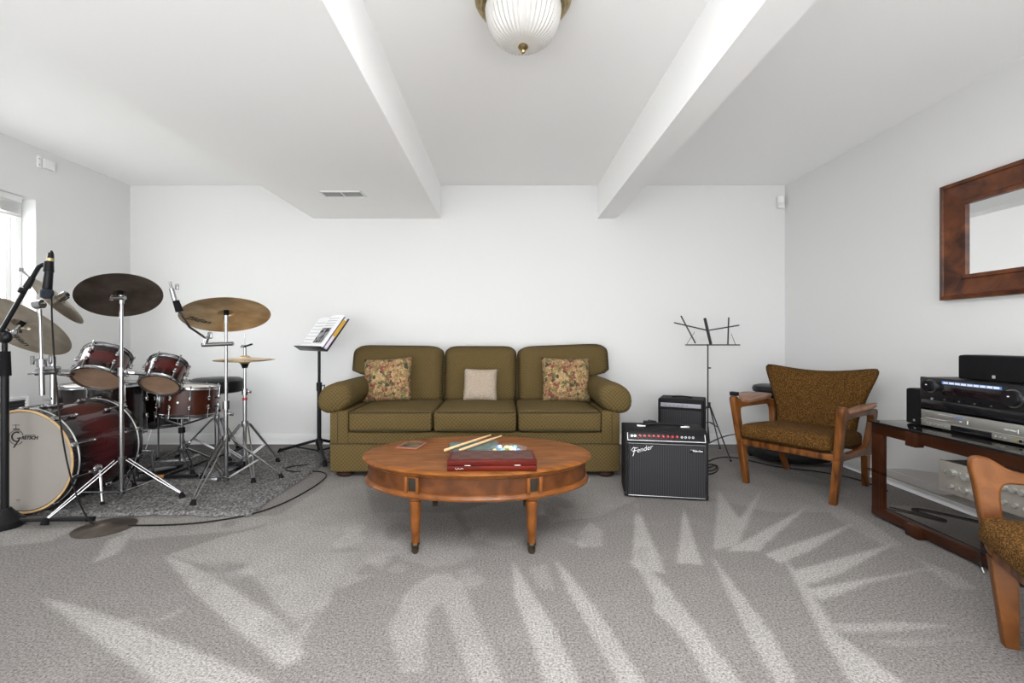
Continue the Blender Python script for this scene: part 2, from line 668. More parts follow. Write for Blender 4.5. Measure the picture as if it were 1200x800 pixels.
def carpet_mat():
    m, nt, b = new_mat('carpet_pile')
    tc = node(nt, 'ShaderNodeTexCoord')
    at_ = node(nt, 'ShaderNodeAttribute', attribute_name='brushed')
    n1 = node(nt, 'ShaderNodeTexNoise')
    n1.inputs['Scale'].default_value = 125
    n1.inputs['Detail'].default_value = 3
    n1.inputs['Roughness'].default_value = 0.85
    nt.links.new(tc.outputs['Object'], n1.inputs['Vector'])
    n2 = node(nt, 'ShaderNodeTexNoise')
    n2.inputs['Scale'].default_value = 5
    n2.inputs['Detail'].default_value = 5
    nt.links.new(tc.outputs['Object'], n2.inputs['Vector'])
    mx = node(nt, 'ShaderNodeMixRGB')
    mx.inputs[1].default_value = (0.182, 0.169, 0.161, 1)
    mx.inputs[2].default_value = (0.298, 0.284, 0.270, 1)
    ad = node(nt, 'ShaderNodeMath', operation='MULTIPLY_ADD')
    ad.inputs[1].default_value = 0.7
    ad.inputs[2].default_value = -0.35
    nt.links.new(n2.outputs['Fac'], ad.inputs[0])
    ad2 = node(nt, 'ShaderNodeMath', operation='ADD', use_clamp=True)
    nt.links.new(at_.outputs['Fac'], ad2.inputs[0])
    nt.links.new(ad.outputs[0], ad2.inputs[1])
    nt.links.new(ad2.outputs[0], mx.inputs[0])
    sp = node(nt, 'ShaderNodeMapRange')
    sp.inputs[1].default_value = 0.30
    sp.inputs[2].default_value = 0.70
    sp.inputs[3].default_value = 0.25
    sp.inputs[4].default_value = 1.70
    nt.links.new(n1.outputs['Fac'], sp.inputs[0])
    mu = node(nt, 'ShaderNodeMixRGB', blend_type='MULTIPLY')
    mu.inputs[0].default_value = 1
    nt.links.new(mx.outputs[0], mu.inputs[1])
    nt.links.new(sp.outputs[0], mu.inputs[2])
    nt.links.new(mu.outputs[0], b.inputs['Base Color'])
    b.inputs['Roughness'].default_value = 0.95
    b.inputs['Specular IOR Level'].default_value = 0.1
    bp = node(nt, 'ShaderNodeBump')
    bp.inputs['Strength'].default_value = 0.35
    bp.inputs['Distance'].default_value = 0.006
    nt.links.new(n1.outputs['Fac'], bp.inputs['Height'])
    nt.links.new(bp.outputs[0], b.inputs['Normal'])
    return m

CARPET = carpet_mat()
RUG = ramp_noise('charcoal_shag', [(0.32, (0.055, 0.053, 0.052)), (0.50, (0.145, 0.141, 0.139)), (0.68, (0.27, 0.265, 0.26))], 75, detail=3, bump=0.8)

def floral():
    m, nt, b = new_mat('floral_tapestry')
    tc = node(nt, 'ShaderNodeTexCoord')
    nz = node(nt, 'ShaderNodeTexNoise')
    nz.inputs['Scale'].default_value = 20
    nz.inputs['Detail'].default_value = 3
    nt.links.new(tc.outputs['Object'], nz.inputs['Vector'])
    va = node(nt, 'ShaderNodeVectorMath', operation='SCALE')
    va.inputs['Scale'].default_value = 0.10
    nt.links.new(nz.outputs['Color'], va.inputs[0])
    vb = node(nt, 'ShaderNodeVectorMath', operation='ADD')
    nt.links.new(tc.outputs['Object'], vb.inputs[0])
    nt.links.new(va.outputs[0], vb.inputs[1])
    v = node(nt, 'ShaderNodeTexVoronoi')
    v.inputs['Scale'].default_value = 42
    nt.links.new(vb.outputs[0], v.inputs['Vector'])
    r = node(nt, 'ShaderNodeValToRGB')
    r.color_ramp.interpolation = 'CONSTANT'
    cols = [(0, (0.040, 0.045, 0.022)), (0.16, (0.26, 0.165, 0.075)), (0.36, (0.13, 0.115, 0.045)),
            (0.50, (0.33, 0.22, 0.105)), (0.66, (0.17, 0.045, 0.035)), (0.76, (0.23, 0.135, 0.055)), (0.9, (0.062, 0.055, 0.026))]
    els = r.color_ramp.elements
    while len(els) < len(cols):
        els.new(0.5)
    for e, (p, c) in zip(els, cols):
        e.position = p
        e.color = (*c, 1)
    nt.links.new(v.outputs['Color'], r.inputs[0])
    n3 = node(nt, 'ShaderNodeTexNoise')
    n3.inputs['Scale'].default_value = 90
    n3.inputs['Detail'].default_value = 2
    nt.links.new(tc.outputs['Object'], n3.inputs['Vector'])
    mr = node(nt, 'ShaderNodeMapRange')
    mr.inputs[1].default_value = 0.3
    mr.inputs[2].default_value = 0.7
    mr.inputs[3].default_value = 0.55
    mr.inputs[4].default_value = 1.4
    nt.links.new(n3.outputs['Fac'], mr.inputs[0])
    mu = node(nt, 'ShaderNodeMixRGB', blend_type='MULTIPLY')
    mu.inputs[0].default_value = 1
    nt.links.new(r.outputs[0], mu.inputs[1])
    nt.links.new(mr.outputs[0], mu.inputs[2])
    nt.links.new(mu.outputs[0], b.inputs['Base Color'])
    b.inputs['Roughness'].default_value = 0.95
    return m

FLORAL = floral()
BEIGE = ramp_noise('beige_weave', [(0.35, (0.26, 0.205, 0.15)), (0.65, (0.46, 0.385, 0.31))], 130, vec=(1, 1, 2.2), bump=0.4)

def checker(name, a, bcol, scale):
    m, nt, b = new_mat(name)
    tc = node(nt, 'ShaderNodeTexCoord')
    c = node(nt, 'ShaderNodeTexChecker')
    c.inputs['Scale'].default_value = scale
    c.inputs[1].default_value = (*a, 1)
    c.inputs[2].default_value = (*bcol, 1)
    nt.links.new(tc.outputs['Object'], c.inputs[0])
    nt.links.new(c.outputs[0], b.inputs['Base Color'])
    b.inputs['Roughness'].default_value = 0.45
    b.inputs['Specular IOR Level'].default_value = 0.3
    return m

CHESS = checker('chess_inlay', (0.045, 0.010, 0.006), (0.080, 0.028, 0.018), 20)

# ------------------------------------------------------------------ room shell
XL, XR, YB, YF, H, HS = -3.54, 2.64, 4.35, -3.4, 2.44, 2.128

# floor: fine grid where the camera sees it (carries the vacuum marks and painted light), plain beyond
def carpet():
    step = 0.010
    xs = np.arange(XL, XR + step, step)
    xs[-1] = XR
    ys = np.arange(0.9, YB + step, step)
    ys[-1] = YB
    gx, gy = np.meshgrid(xs, ys)
    light = np.zeros_like(gx)

    def poly_mask(pts):
        f = [FL(*p) for p in pts]
        inside = np.zeros(gx.shape, bool)
        n = len(f)
        for i in range(n):
            x1, y1, x2, y2 = f[i].x, f[i].y, f[(i + 1) % n].x, f[(i + 1) % n].y
            cond = (y1 > gy) != (y2 > gy)
            with np.errstate(divide='ignore', invalid='ignore'):
                xi = (x2 - x1) * (gy - y1) / (y2 - y1 + 1e-12) + x1
            inside ^= cond & (gx < xi)
        return inside

    marks = [  # vacuum cleaner strokes, then light painted on the far carpet: (outline on the floor, strength)
        ([(745, 588), (741, 664), (758, 668), (780, 672)], 0.95),
        ([(801, 594), (793, 660), (823, 661)], 0.95),
        ([(842, 574), (836, 642), (862, 640), (868, 610)], 0.8),
        ([(893, 573), (838, 645), (866, 636)], 0.8),
        ([(948, 592), (850, 646), (888, 645), (915, 622)], 0.95),
        ([(1003, 612), (896, 649), (914, 660), (950, 645)], 0.95),
        ([(1050, 636), (928, 669), (942, 686), (985, 672)], 0.95),
        ([(1106, 663), (945, 690), (962, 704), (1020, 682)], 0.95),
        ([(975, 730), (1060, 729), (1124, 733), (1060, 738), (990, 742)], 0.7),
        ([(1010, 752), (1150, 748), (1060, 758)], 0.4),
        ([(735, 655), (760, 664), (784, 690), (828, 745), (872, 805), (835, 805), (796, 742), (764, 714), (768, 705), (748, 668)], 0.85),
        ([(834, 652), (852, 674), (902, 738), (940, 805), (912, 805), (868, 728)], 0.85),
        ([(918, 652), (951, 692), (982, 742), (1065, 805), (1000, 805), (962, 744)], 0.85),
        ([(650, 655), (668, 672), (712, 732), (758, 805), (728, 805), (690, 738), (664, 690)], 0.85),
        ([(600, 655), (614, 678), (650, 735), (682, 805), (640, 805), (620, 742), (604, 702)], 0.85),
        ([(478, 690), (520, 665), (545, 690), (572, 752), (592, 805), (555, 805), (532, 745), (518, 705), (500, 720), (498, 790), (470, 790), (455, 735)], 0.55),
        ([(676, 628), (690, 612), (706, 612), (706, 640), (680, 642)], 0.5),
        ([(192, 650), (226, 662), (262, 682), (330, 728), (358, 768), (330, 782), (280, 740), (232, 700)], 0.9),
        ([(48, 700), (100, 712), (190, 744), (330, 805), (190, 805), (110, 748)], 0.9),
        ([(196, 650), (262, 628), (340, 610), (395, 618), (405, 660), (386, 706), (358, 742), (330, 715), (296, 675), (240, 662)], 0.6),
        ([(330, 725), (362, 740), (348, 778), (318, 772)], 0.5),
        ([(108, 660), (128, 632), (158, 622), (138, 648)], 0.7),
        ([(205, 722), (232, 700), (178, 730)], 0.4),
        ([(105, 608), (330, 604), (370, 580), (392, 548), (410, 566), (360, 600), (280, 622), (160, 632)], 0.45),
        ([(0, 620), (90, 618), (60, 634), (0, 640)], 0.55),
        ([(620, 665), (640, 660), (650, 690), (632, 690)], 0.4),
        ([(930, 560), (1000, 600), (1020, 612), (1062, 640), (1040, 640), (985, 612)], 0.35),
        ([(1066, 650), (1120, 672), (1148, 690), (1118, 690)], 0.4),
        ([(670, 556), (730, 556), (745, 585), (700, 606), (655, 610), (600, 640), (560, 640), (540, 600)], 0.4),  # from here down: broad patches painted in to brighten the dim far carpet
        ([(325, 604), (395, 560), (425, 556), (436, 600), (474, 640), (450, 668), (400, 690), (330, 660), (280, 640)], 0.42),
        ([(440, 600), (530, 600), (560, 650), (520, 668), (470, 655)], 0.3),
        ([(745, 545), (870, 530), (1000, 575), (980, 600), (900, 600), (820, 580), (760, 580)], 0.25),
    ]
    for pts, s in marks:
        mk = poly_mask(pts).astype(float) * s
        light = np.maximum(light, mk)
    rng = np.random.RandomState(3)
    for q in range(70):  # foot scuffs
        cx, cy = rng.uniform(-1.6, -0.1), rng.uniform(1.5, 2.6)
        if q > 40:
            cx, cy = rng.uniform(0.15, 0.8), rng.uniform(2.0, 2.9)
        a = rng.uniform(0, 3.14)
        u = (gx - cx) * cos(a) + (gy - cy) * sin(a)
        v = -(gx - cx) * sin(a) + (gy - cy) * cos(a)
        e = (u / rng.uniform(.04, .12)) ** 2 + (v / rng.uniform(.02, .06)) ** 2
        light = np.clip(light + (e < 1) * rng.uniform(-.5, .4), 0, 1)
    k = np.array([1, 2, 1]) / 4
    for _ in range(1):
        light = np.apply_along_axis(lambda r: np.convolve(np.pad(r, 1, 'edge'), k, 'valid'), 0, light)
        light = np.apply_along_axis(lambda r: np.convolve(np.pad(r, 1, 'edge'), k, 'valid'), 1, light)
    ny, nx = gx.shape
    verts = np.stack([gx, gy, np.zeros_like(gx)], -1).reshape(-1, 3)
    idx = np.arange(nx * ny).reshape(ny, nx)
    quads = np.stack([idx[:-1, :-1], idx[:-1, 1:], idx[1:, 1:], idx[1:, :-1]], -1).reshape(-1, 4)
    nv = len(verts)
    ex = np.array([[XL, YF, 0], [XR, YF, 0], [XR, 0.9, 0], [XL, 0.9, 0]])
    verts = np.vstack([verts, ex])
    quads = np.vstack([quads, [[nv, nv + 1, nv + 2, nv + 3]]])
    me = bpy.data.meshes.new('floor')
    me.vertices.add(len(verts))
    me.vertices.foreach_set('co', verts.ravel())
    me.loops.add(len(quads) * 4)
    me.polygons.add(len(quads))
    me.loops.foreach_set('vertex_index', quads.ravel().astype(np.int32))
    me.polygons.foreach_set('loop_start', np.arange(0, len(quads) * 4, 4, dtype=np.int32))
    me.update()
    me.validate()
    a = me.attributes.new('brushed', 'FLOAT', 'POINT')
    a.data.foreach_set('value', np.append(light.ravel(), [.3] * 4).astype(np.float32))
    return me

tag(add('floor', carpet(), CARPET), 'greige cut pile carpet with pale vacuum cleaner strokes', 'floor', kind='structure')

T = 0.15
struct('wall_back', MB().box(((XL + XR) / 2, YB + T / 2, H / 2), (XR - XL + 2 * T, T, H)), WALL, 'plain white wall behind the sofa', 'wall')
struct('wall_right', MB().box((XR + T / 2, (YB + YF) / 2, H / 2), (T, YB - YF, H)), WALL, 'plain white wall behind the stereo stand and mirror', 'wall')
struct('wall_front', MB().box(((XL + XR) / 2, YF - T / 2, H / 2), (XR - XL + 2 * T, T, H)), WALL, 'white wall behind the viewer facing the sofa wall', 'wall')
WY0, WY1, WZ0, WZ1 = 2.35, 3.476, 1.07, 2.043
ml = MB()
ml.box((XL - T / 2, (YF + WY0) / 2, H / 2), (T, WY0 - YF, H))
ml.box((XL - T / 2, (YB + WY1) / 2, H / 2), (T, YB - WY1, H))
ml.box((XL - T / 2, (WY0 + WY1) / 2, WZ0 / 2), (T, WY1 - WY0, WZ0))
ml.box((XL - T / 2, (WY0 + WY1) / 2, (WZ1 + H) / 2), (T, WY1 - WY0, H - WZ1))
struct('wall_left', ml, WALL, 'white wall with the window behind the drum kit', 'wall')
struct('ceiling', MB().box(((XL + XR) / 2, (YB + YF) / 2, H + 0.05), (XR - XL + 2 * T, YB - YF + 2 * T, 0.1)), CEIL, 'flat white painted ceiling', 'ceiling')
struct('ceiling_soffit', MB().box((-1.21, (YB + YF) / 2, (HS + H) / 2), (1.20, YB - YF, H - HS)), CEIL, 'wide boxed white soffit with the air vent in it', 'soffit')
struct('ceiling_beam', MB().box((0.955, (YB + YF) / 2, (HS + H) / 2), (0.17, YB - YF, H - HS)), CEIL, 'narrow boxed white ceiling beam beside the ceiling lamp', 'beam')

def baseboard(name, c, s, label):
    struct(name, MB().box(c, s, 0.004), TRIM, label, 'baseboard')
baseboard('baseboard_back', ((XL + XR) / 2, YB - 0.008, 0.05), (XR - XL, 0.016, 0.10), 'low white baseboard along the wall behind the sofa')
baseboard('baseboard_right', (XR - 0.008, (YB + YF) / 2, 0.05), (0.016, YB - YF - 0.04, 0.10), 'low white baseboard along the wall behind the stereo stand')
baseboard('baseboard_left', (XL + 0.008, (YB + YF) / 2, 0.05), (0.016, YB - YF - 0.04, 0.10), 'low white baseboard along the window wall')

struct('ground', MB().box((XL - T - 4.0, 2.5, 0.93), (8.0, 16.0, 0.1)), plain('pale_paving', (0.36, 0.36, 0.35), 0.9, noise=0.2, nscale=9), 'pale paving outside the window at sill height', 'ground')  # unseen slab added outside to stop light rising through the window
# window_1
win = thing('window_1', 'white vinyl window recessed in the wall behind the drums', 'window', (XL - 0.13, (WY0 + WY1) / 2, WZ0))
win['kind'] = 'structure'
ww, wh = WY1 - WY0, WZ1 - WZ0
fr = MB()
for yy in (-ww / 2 + 0.025, ww / 2 - 0.025):
    fr.box((0, yy, wh / 2), (0.05, 0.05, wh), 0.004)
for zz in (0.025, wh - 0.025):
    fr.box((0, 0, zz), (0.05, ww - 0.1, 0.05), 0.004)
add('window_frame', fr, TRIM, win)
for k, (y0, y1, xo) in enumerate(((-ww / 2 + 0.05, 0.02, 0.005), (-0.02, ww / 2 - 0.05, -0.012))):
    sm = MB()
    for yy in (y0 + 0.02, y1 - 0.02):
        sm.box((xo, yy, wh / 2), (0.02, 0.04, wh - 0.1), 0.003)
    for zz in (0.07, wh - 0.07):
        sm.box((xo, (y0 + y1) / 2, zz), (0.02, y1 - y0 - 0.08, 0.04), 0.003)
    so = add('sash', sm, TRIM, win)
    add('pane', MB().box((xo, (y0 + y1) / 2, wh / 2), (0.006, y1 - y0 - 0.08, wh - 0.18)), WINGLASS, so)
add('sash_latch', MB().box((0.02, 0.38, 0.35), (0.014, 0.02, 0.07), 0.004), TRIM, win)
struct('trim_1', MB().box((XL - 0.075, (WY0 + WY1) / 2, WZ0 + 0.008), (0.15, WY1 - WY0 - 0.004, 0.016), 0.003), TRIM, 'white window sill inside the window recess', 'sill')

bl = thing('window_blind', 'raised white slat blind at the top of the window recess', 'blind', (XL - 0.045, (WY0 + WY1) / 2 - 0.03, WZ1 - 0.055))
add('headrail', MB().box((0, 0, 0.03), (0.055, ww - 0.10, 0.045), 0.004), PLASTIC_W, bl)
for k in range(9):
    add('slat', MB().box((0, 0, -0.006 - k * 0.0085), (0.05, ww - 0.11, 0.0045), 0.001), PLASTIC_W, bl)
add('bottom_rail', MB().box((0, 0, -0.095), (0.05, ww - 0.11, 0.018), 0.003), PLASTIC_W, bl)
add('tilt_rod', MB().cyl((0.02, ww / 2 - 0.2, 0.0), (0.02, ww / 2 - 0.2, -0.42), 0.004, n=8), PLASTIC_W, bl)

# ------------------------------------------------------------------ ceiling lamp
lamp = thing('ceiling_lamp', 'brass rimmed flush ceiling lamp with a ribbed glass dome', 'lamp', (0.074, 1.90, H))
add('lamp_ring', MB().lathe([(0.0, -0.001), (0.175, -0.001), (0.198, -0.012), (0.203, -0.028), (0.196, -0.04), (0.199, -0.052), (0.19, -0.066),
                             (0.176, -0.072), (0.17, -0.085), (0.158, -0.088), (0.153, -0.07), (0.0, -0.06)], 56), BRASS, lamp)
gm, gnt, gb = new_mat('ribbed_glass')
gb.inputs['Base Color'].default_value = (0.50, 0.49, 0.475, 1)
gb.inputs['Roughness'].default_value = 0.15
gout = gnt.nodes['Material Output']
gtr = node(gnt, 'ShaderNodeBsdfTranslucent')
gtr.inputs[0].default_value = (0.62, 0.60, 0.58, 1)
gmx = node(gnt, 'ShaderNodeMixShader')
gmx.inputs[0].default_value = 0.25
gnt.links.new(gb.outputs[0], gmx.inputs[1])
gnt.links.new(gtr.outputs[0], gmx.inputs[2])
gnt.links.new(gmx.outputs[0], gout.inputs[0])
prof = []
for k in range(15):
    t = k / 14 * pi / 2
    prof.append((0.154 * cos(t) ** 0.62 if k < 14 else 0.0, -0.075 - 0.160 * sin(t)))
def rib(i, r):
    return 1 + (0.026 if i % 2 else -0.026)
add('lamp_shade', MB().lathe(prof, 84, mod=rib).mesh('lamp_shade', 4), gm, lamp)
add('finial', MB().lathe([(0, -0.232), (0.019, -0.236), (0.022, -0.243), (0.016, -0.25), (0.008, -0.254), (0.009, -0.26), (0.006, -0.266), (0, -0.27)], 20), BRASS, lamp)
add('bulb', MB().sphere((0, 0, -0.11), 0.03), PLASTIC_W, lamp)
pl = bpy.data.lights.new('lamp_light', 'POINT')
pl.energy = LAMP_POWER
pl.shadow_soft_size = 0.05
pl.color = (1.0, 0.95, 0.88)
plo = bpy.data.objects.new('lamp_light', pl)
COL.objects.link(plo)
plo.parent = lamp
plo.location = (0, 0, -0.165)

# ------------------------------------------------------------------ small fixtures
v = thing('ceiling_vent', 'small grey slotted air vent in the soffit', 'vent', (0, 0, 0))
vc = W(402, 227, 3.60)
v.location = (vc.x, vc.y, HS)
vf = MB()
for yy in (-0.062, 0.062):
    vf.box((0, yy, -0.004), (0.33, 0.016, 0.008), 0.002)
for xx in (-0.157, 0.157):
    vf.box((xx, 0, -0.004), (0.016, 0.14, 0.008), 0.002)
vf.box((0, 0, -0.004), (0.008, 0.11, 0.008))
add('vent_frame', vf, PLASTIC_W, v)
add('duct_opening', MB().box((0, 0, -0.0008), (0.30, 0.11, 0.001)), plain('duct_shadow', (0.09, 0.09, 0.09), 0.9), v)  # flat dark sheet painted as the shade inside the duct
for k in range(9):
    add('louver', MB().box((0, -0.048 + k * 0.012, -0.004), (0.30, 0.003, 0.005)), plain('vent_grey', (0.30, 0.30, 0.30), 0.6) if k == 0 else bpy.data.materials['vent_grey'], v)

ms = thing('motion_sensor', 'white rounded motion sensor high in the corner above the wire stand', 'sensor', (2.585, 4.325, 2.275))
ms.rotation_euler = (0, 0, radians(-30))
add('sensor_body', MB().box((0, 0, 0), (0.062, 0.04, 0.115), 0.014, seg=3), PLASTIC_W, ms)
add('sensor_lens', MB().box((0, -0.02, -0.026), (0.044, 0.01, 0.04), 0.004), plain('sensor_lens', (0.7, 0.7, 0.69), 0.2), ms)

wp = thing('wall_sensor', 'small white two piece contact box high on the window wall', 'sensor', (XL, 3.54, 2.337))
add('sensor_body', MB().box((0.012, 0.02, 0), (0.024, 0.085, 0.07), 0.004), PLASTIC_W, wp)
add('mount_plate', MB().box((0.006, -0.045, 0), (0.012, 0.03, 0.09), 0.003), PLASTIC_W, wp)
for zz in (-0.022, 0.022):
    add('screw', MB().cyl((0.012, -0.05, zz), (0.014, -0.05, zz), 0.005, n=10), STEEL, wp)

ag = thing('air_return_grille', 'dark air return grille in a white frame behind the bass drum', 'vent', (XL, 3.20, 0.40))
gf = MB()
for yy in (-0.205, 0.205):
    gf.box((0.008, yy, 0), (0.016, 0.025, 0.34), 0.003)
for zz in (-0.16, 0.16):
    gf.box((0.008, 0, zz), (0.016, 0.385, 0.025), 0.003)
add('grille_frame', gf, PLASTIC_W, ag)
add('grille_back', MB().box((0.002, 0, 0), (0.003, 0.385, 0.30)), plain('grille_dark', (0.035, 0.036, 0.036), 0.7), ag)
for k in range(14):
    add('slat', MB().box((0.008, 0, -0.14 + k * 0.0215), (0.010, 0.385, 0.004)), plain('slat_grey', (0.06, 0.06, 0.06), 0.6) if k == 0 else bpy.data.materials['slat_grey'], ag)

# mirror on the right wall
mr = thing('wall_mirror', 'wide framed mirror in figured brown wood on the white wall', 'mirror', (XR, 2.003, 1.561))
MY, MZ, FW = 0.75, 0.337, 0.137
prof2 = [(0, 0), (0, 0.045), (0.022, 0.052), (0.026, 0.044), (0.05, 0.040), (0.095, 0.028), (0.112, 0.024), (0.116, 0.032), (FW, 0.028), (FW, 0.012), (FW, 0)]
corners = [(-MY, -MZ), (MY, -MZ), (MY, MZ), (-MY, MZ)]
for k in range(4):
    a, b_ = corners[k], corners[(k + 1) % 4]
    m_ = MB()
    rings = []
    for (cx_, cz_) in (a, b_):
        sy, sz = (1 if cx_ < 0 else -1), (1 if cz_ < 0 else -1)
        rings.append([m_.bm.verts.new((-h, cx_ + sy * d, cz_ + sz * d)) for d, h in prof2])
    n = len(prof2)
    for i in range(n - 1):
        m_.bm.faces.new((rings[0][i], rings[0][i + 1], rings[1][i + 1], rings[1][i]))
    add('frame_rail', m_, MIRRORWOOD, mr)
add('mirror_glass', MB().box((-0.012, 0, 0), (0.006, 2 * (MY - FW) + 0.01, 2 * (MZ - FW) + 0.01)), MIRROR, mr)
add('frame_backing', MB().box((-0.004, 0, 0), (0.008, 2 * MY - 0.02, 2 * MZ - 0.02)), DARKWOOD, mr)

# ------------------------------------------------------------------ rug
def rug():
    x0, x1, y0, y1, st = -3.40, -1.435, 2.585, 4.04, 0.012
    nx, ny = int((x1 - x0) / st), int((y1 - y0) / st)
    rng = np.random.RandomState(5)
    b = MB()
    vs = []
    for j in range(ny + 1):
        row = []
        for i in range(nx + 1):
            x, y = x0 + (x1 - x0) * i / nx, y0 + (y1 - y0) * j / ny
            ex = min(i, nx - i, j, ny - j)
            z = 0.004 if ex == 0 else (0.014 if ex == 1 else 0.020) + rng.uniform(-.006, .006)
            wob = 0.012 * sin(x * 9) + 0.006 * sin(x * 31)
            if j < 3:
                y += wob
            if i > nx - 3:
                x += 0.010 * sin(y * 8) + rng.uniform(-.004, .004)
            row.append(b.bm.verts.new((x + rng.uniform(-.003, .003), y + rng.uniform(-.003, .003), z)))
        vs.append(row)
    for j in range(ny):
        for i in range(nx):
            b.bm.faces.new((vs[j][i], vs[j][i + 1], vs[j + 1][i + 1], vs[j + 1][i]))
    return b.mesh('rug', 180)
tag(add('rug', rug(), RUG), 'charcoal grey shaggy rug under the drum kit', 'rug')
RZ = 0.020

# ------------------------------------------------------------------ sofa
def cushion(w, d, h, r, crown=(0, 0, 0), n=14):
    """soft block centred on the origin; crown = extra bulge of the x / y / z faces"""
    b = MB()
    hw = Vector((w / 2, d / 2, h / 2))
    def tt(i):
        t = -1 + 2 * i / n
        return math.copysign(abs(t) ** 0.75, t)
    def put(p):
        pt = Vector((p[0] * hw.x, p[1] * hw.y, p[2] * hw.z))
        inner = Vector([max(-(hw[q] - r), min(hw[q] - r, pt[q])) for q in range(3)])
        dlt = pt - inner
        if dlt.length > 1e-9:
            pt = inner + dlt.normalized() * r
        f = [1 - min(1, abs(p[q])) ** 2.2 for q in range(3)]
        pt.x += p[0] * crown[0] * f[1] * f[2]
        pt.y += p[1] * crown[1] * f[0] * f[2]
        pt.z += p[2] * crown[2] * f[0] * f[1]
        return pt
    for ax in range(3):
        for sgn in (-1, 1):
            def fn(u, v_, ax=ax, sgn=sgn):
                a, c = tt(round(u * n)), tt(round(v_ * n))
                p = [0, 0, 0]
                p[ax] = sgn
                p[(ax + 1) % 3], p[(ax + 2) % 3] = a, c
                return put(p)
            b.grid(fn, n, n)
    bmesh.ops.remove_doubles(b.bm, verts=b.bm.verts, dist=1e-5)
    return b

sofa = thing('sofa', 'olive green woven three seat sofa with rolled arms against the back wall', 'sofa', (-0.2175, 3.30, 0))
# local: x across, y back, front face of the base at y=0
bw = 1.04
add('base', MB().box((0, 0.47, 0.142), (2 * bw, 0.94, 0.204), 0.012, seg=3), SOFA, sofa)
add('front_rail', MB().box((0, 0.06, 0.280), (1.84, 0.10, 0.085), 0.010, seg=3), SOFA, sofa)
add('base_seam', MB().tube([(-bw, -0.001, 0.243), (bw, -0.001, 0.243)], 0.0035, 6), PIPING, sofa)
add('deck', MB().box((0, 0.5, 0.28), (1.84, 0.80, 0.07)), PIPING, sofa)
for sgn in (-1, 1):
    add('arm_panel', MB().box((sgn * 0.975, 0.46, 0.36), (0.13, 0.92, 0.24), 0.012, seg=3), SOFA, sofa)
    add('panel_seam', MB().tube([(sgn * 0.982, -0.002, 0.25), (sgn * 0.982, -0.002, 0.47)], 0.003, 6), PIPING, sofa)
    # rolled arm: rounded profile swept from front to back
    prof_a = []
    for k in range(22):
        t = 2 * pi * k / 22
        x = 0.122 * math.copysign(abs(cos(t)) ** 0.88, cos(t))
        z = 0.108 * math.copysign(abs(sin(t)) ** 0.88, sin(t))
        z += -0.022 * x / 0.110        # falls away outward
        prof_a.append((sgn * (1.008 + x), 0.570 + z))
    stages = [(-0.026, 0.0), (-0.036, 0.40), (-0.030, 0.70), (-0.012, 0.90), (0.018, 0.985), (0.06, 1.0), (0.3, 1.0), (0.6, 0.99), (0.85, 0.96)]
    b = MB()
    rings = []
    cxa, cza = sgn * 1.008, 0.570
    for (yy, sc) in stages:
        if sc == 0:
            rings.append([b.bm.verts.new((cxa, yy - 0.012, cza))])
        else:
            rings.append([b.bm.verts.new((cxa + (x - cxa) * sc, yy, cza + (z - cza) * sc)) for x, z in prof_a])
    for A, B_ in zip(rings, rings[1:]):
        for i in range(22):
            j = (i + 1) % 22
            if len(A) == 1:
                b.bm.faces.new((A[0], B_[j], B_[i]))
            else:
                b.bm.faces.new((A[i], A[j], B_[j], B_[i]))
    b.bm.faces.new(rings[-1])
    add('arm_roll', b, SOFA, sofa)
    ring = [(cxa + (x - cxa) * 0.998, 0.115, cza + (z - cza) * 0.998) for x, z in prof_a]
    add('arm_seam', MB().tube(ring, 0.003, 6, closed=True), SOFA, sofa)
    for k in range(7):   # pleats gathered on the front of the roll
        t = radians(200 + 20 * k) if sgn > 0 else radians(-20 - 20 * k)
        p0 = (cxa + 0.02 * cos(t), -0.026, cza + 0.02 * sin(t))
        p1 = (cxa + 0.088 * cos(t), -0.015, cza + 0.082 * sin(t) - 0.018 * sgn * cos(t))
        add('pleat', MB().tube([p0, p1], 0.0025, 5), SOFA, sofa)
sw = 0.609
for k in (-1, 0, 1):
    w_ = sw - 0.008
    cob = add('seat_cushion', cushion(w_, 0.70, 0.150, 0.03, (0, 0.012, 0.022)), SOFA, sofa, at(k * sw, 0.345, 0.400))
    y0, zt = -0.35 - 0.002, 0.068
    pts = [(-w_ / 2 + 0.012, y0 + 0.004, zt)] + [(x * w_ / 2, y0 - 0.010 * (1 - x * x), zt + 0.004 * (1 - x * x)) for x in (-.8, -.4, 0, .4, .8)] + [(w_ / 2 - 0.012, y0 + 0.004, zt)]
    add('piping', MB().tube(pts, 0.0045, 6), PIPING, cob)
    pts = [(x * w_ / 2, y0 + 0.002 - 0.010 * (1 - x * x), -0.062) for x in (-.95, -.5, 0, .5, .95)]
    add('piping', MB().tube(pts, 0.004, 6), PIPING, cob)
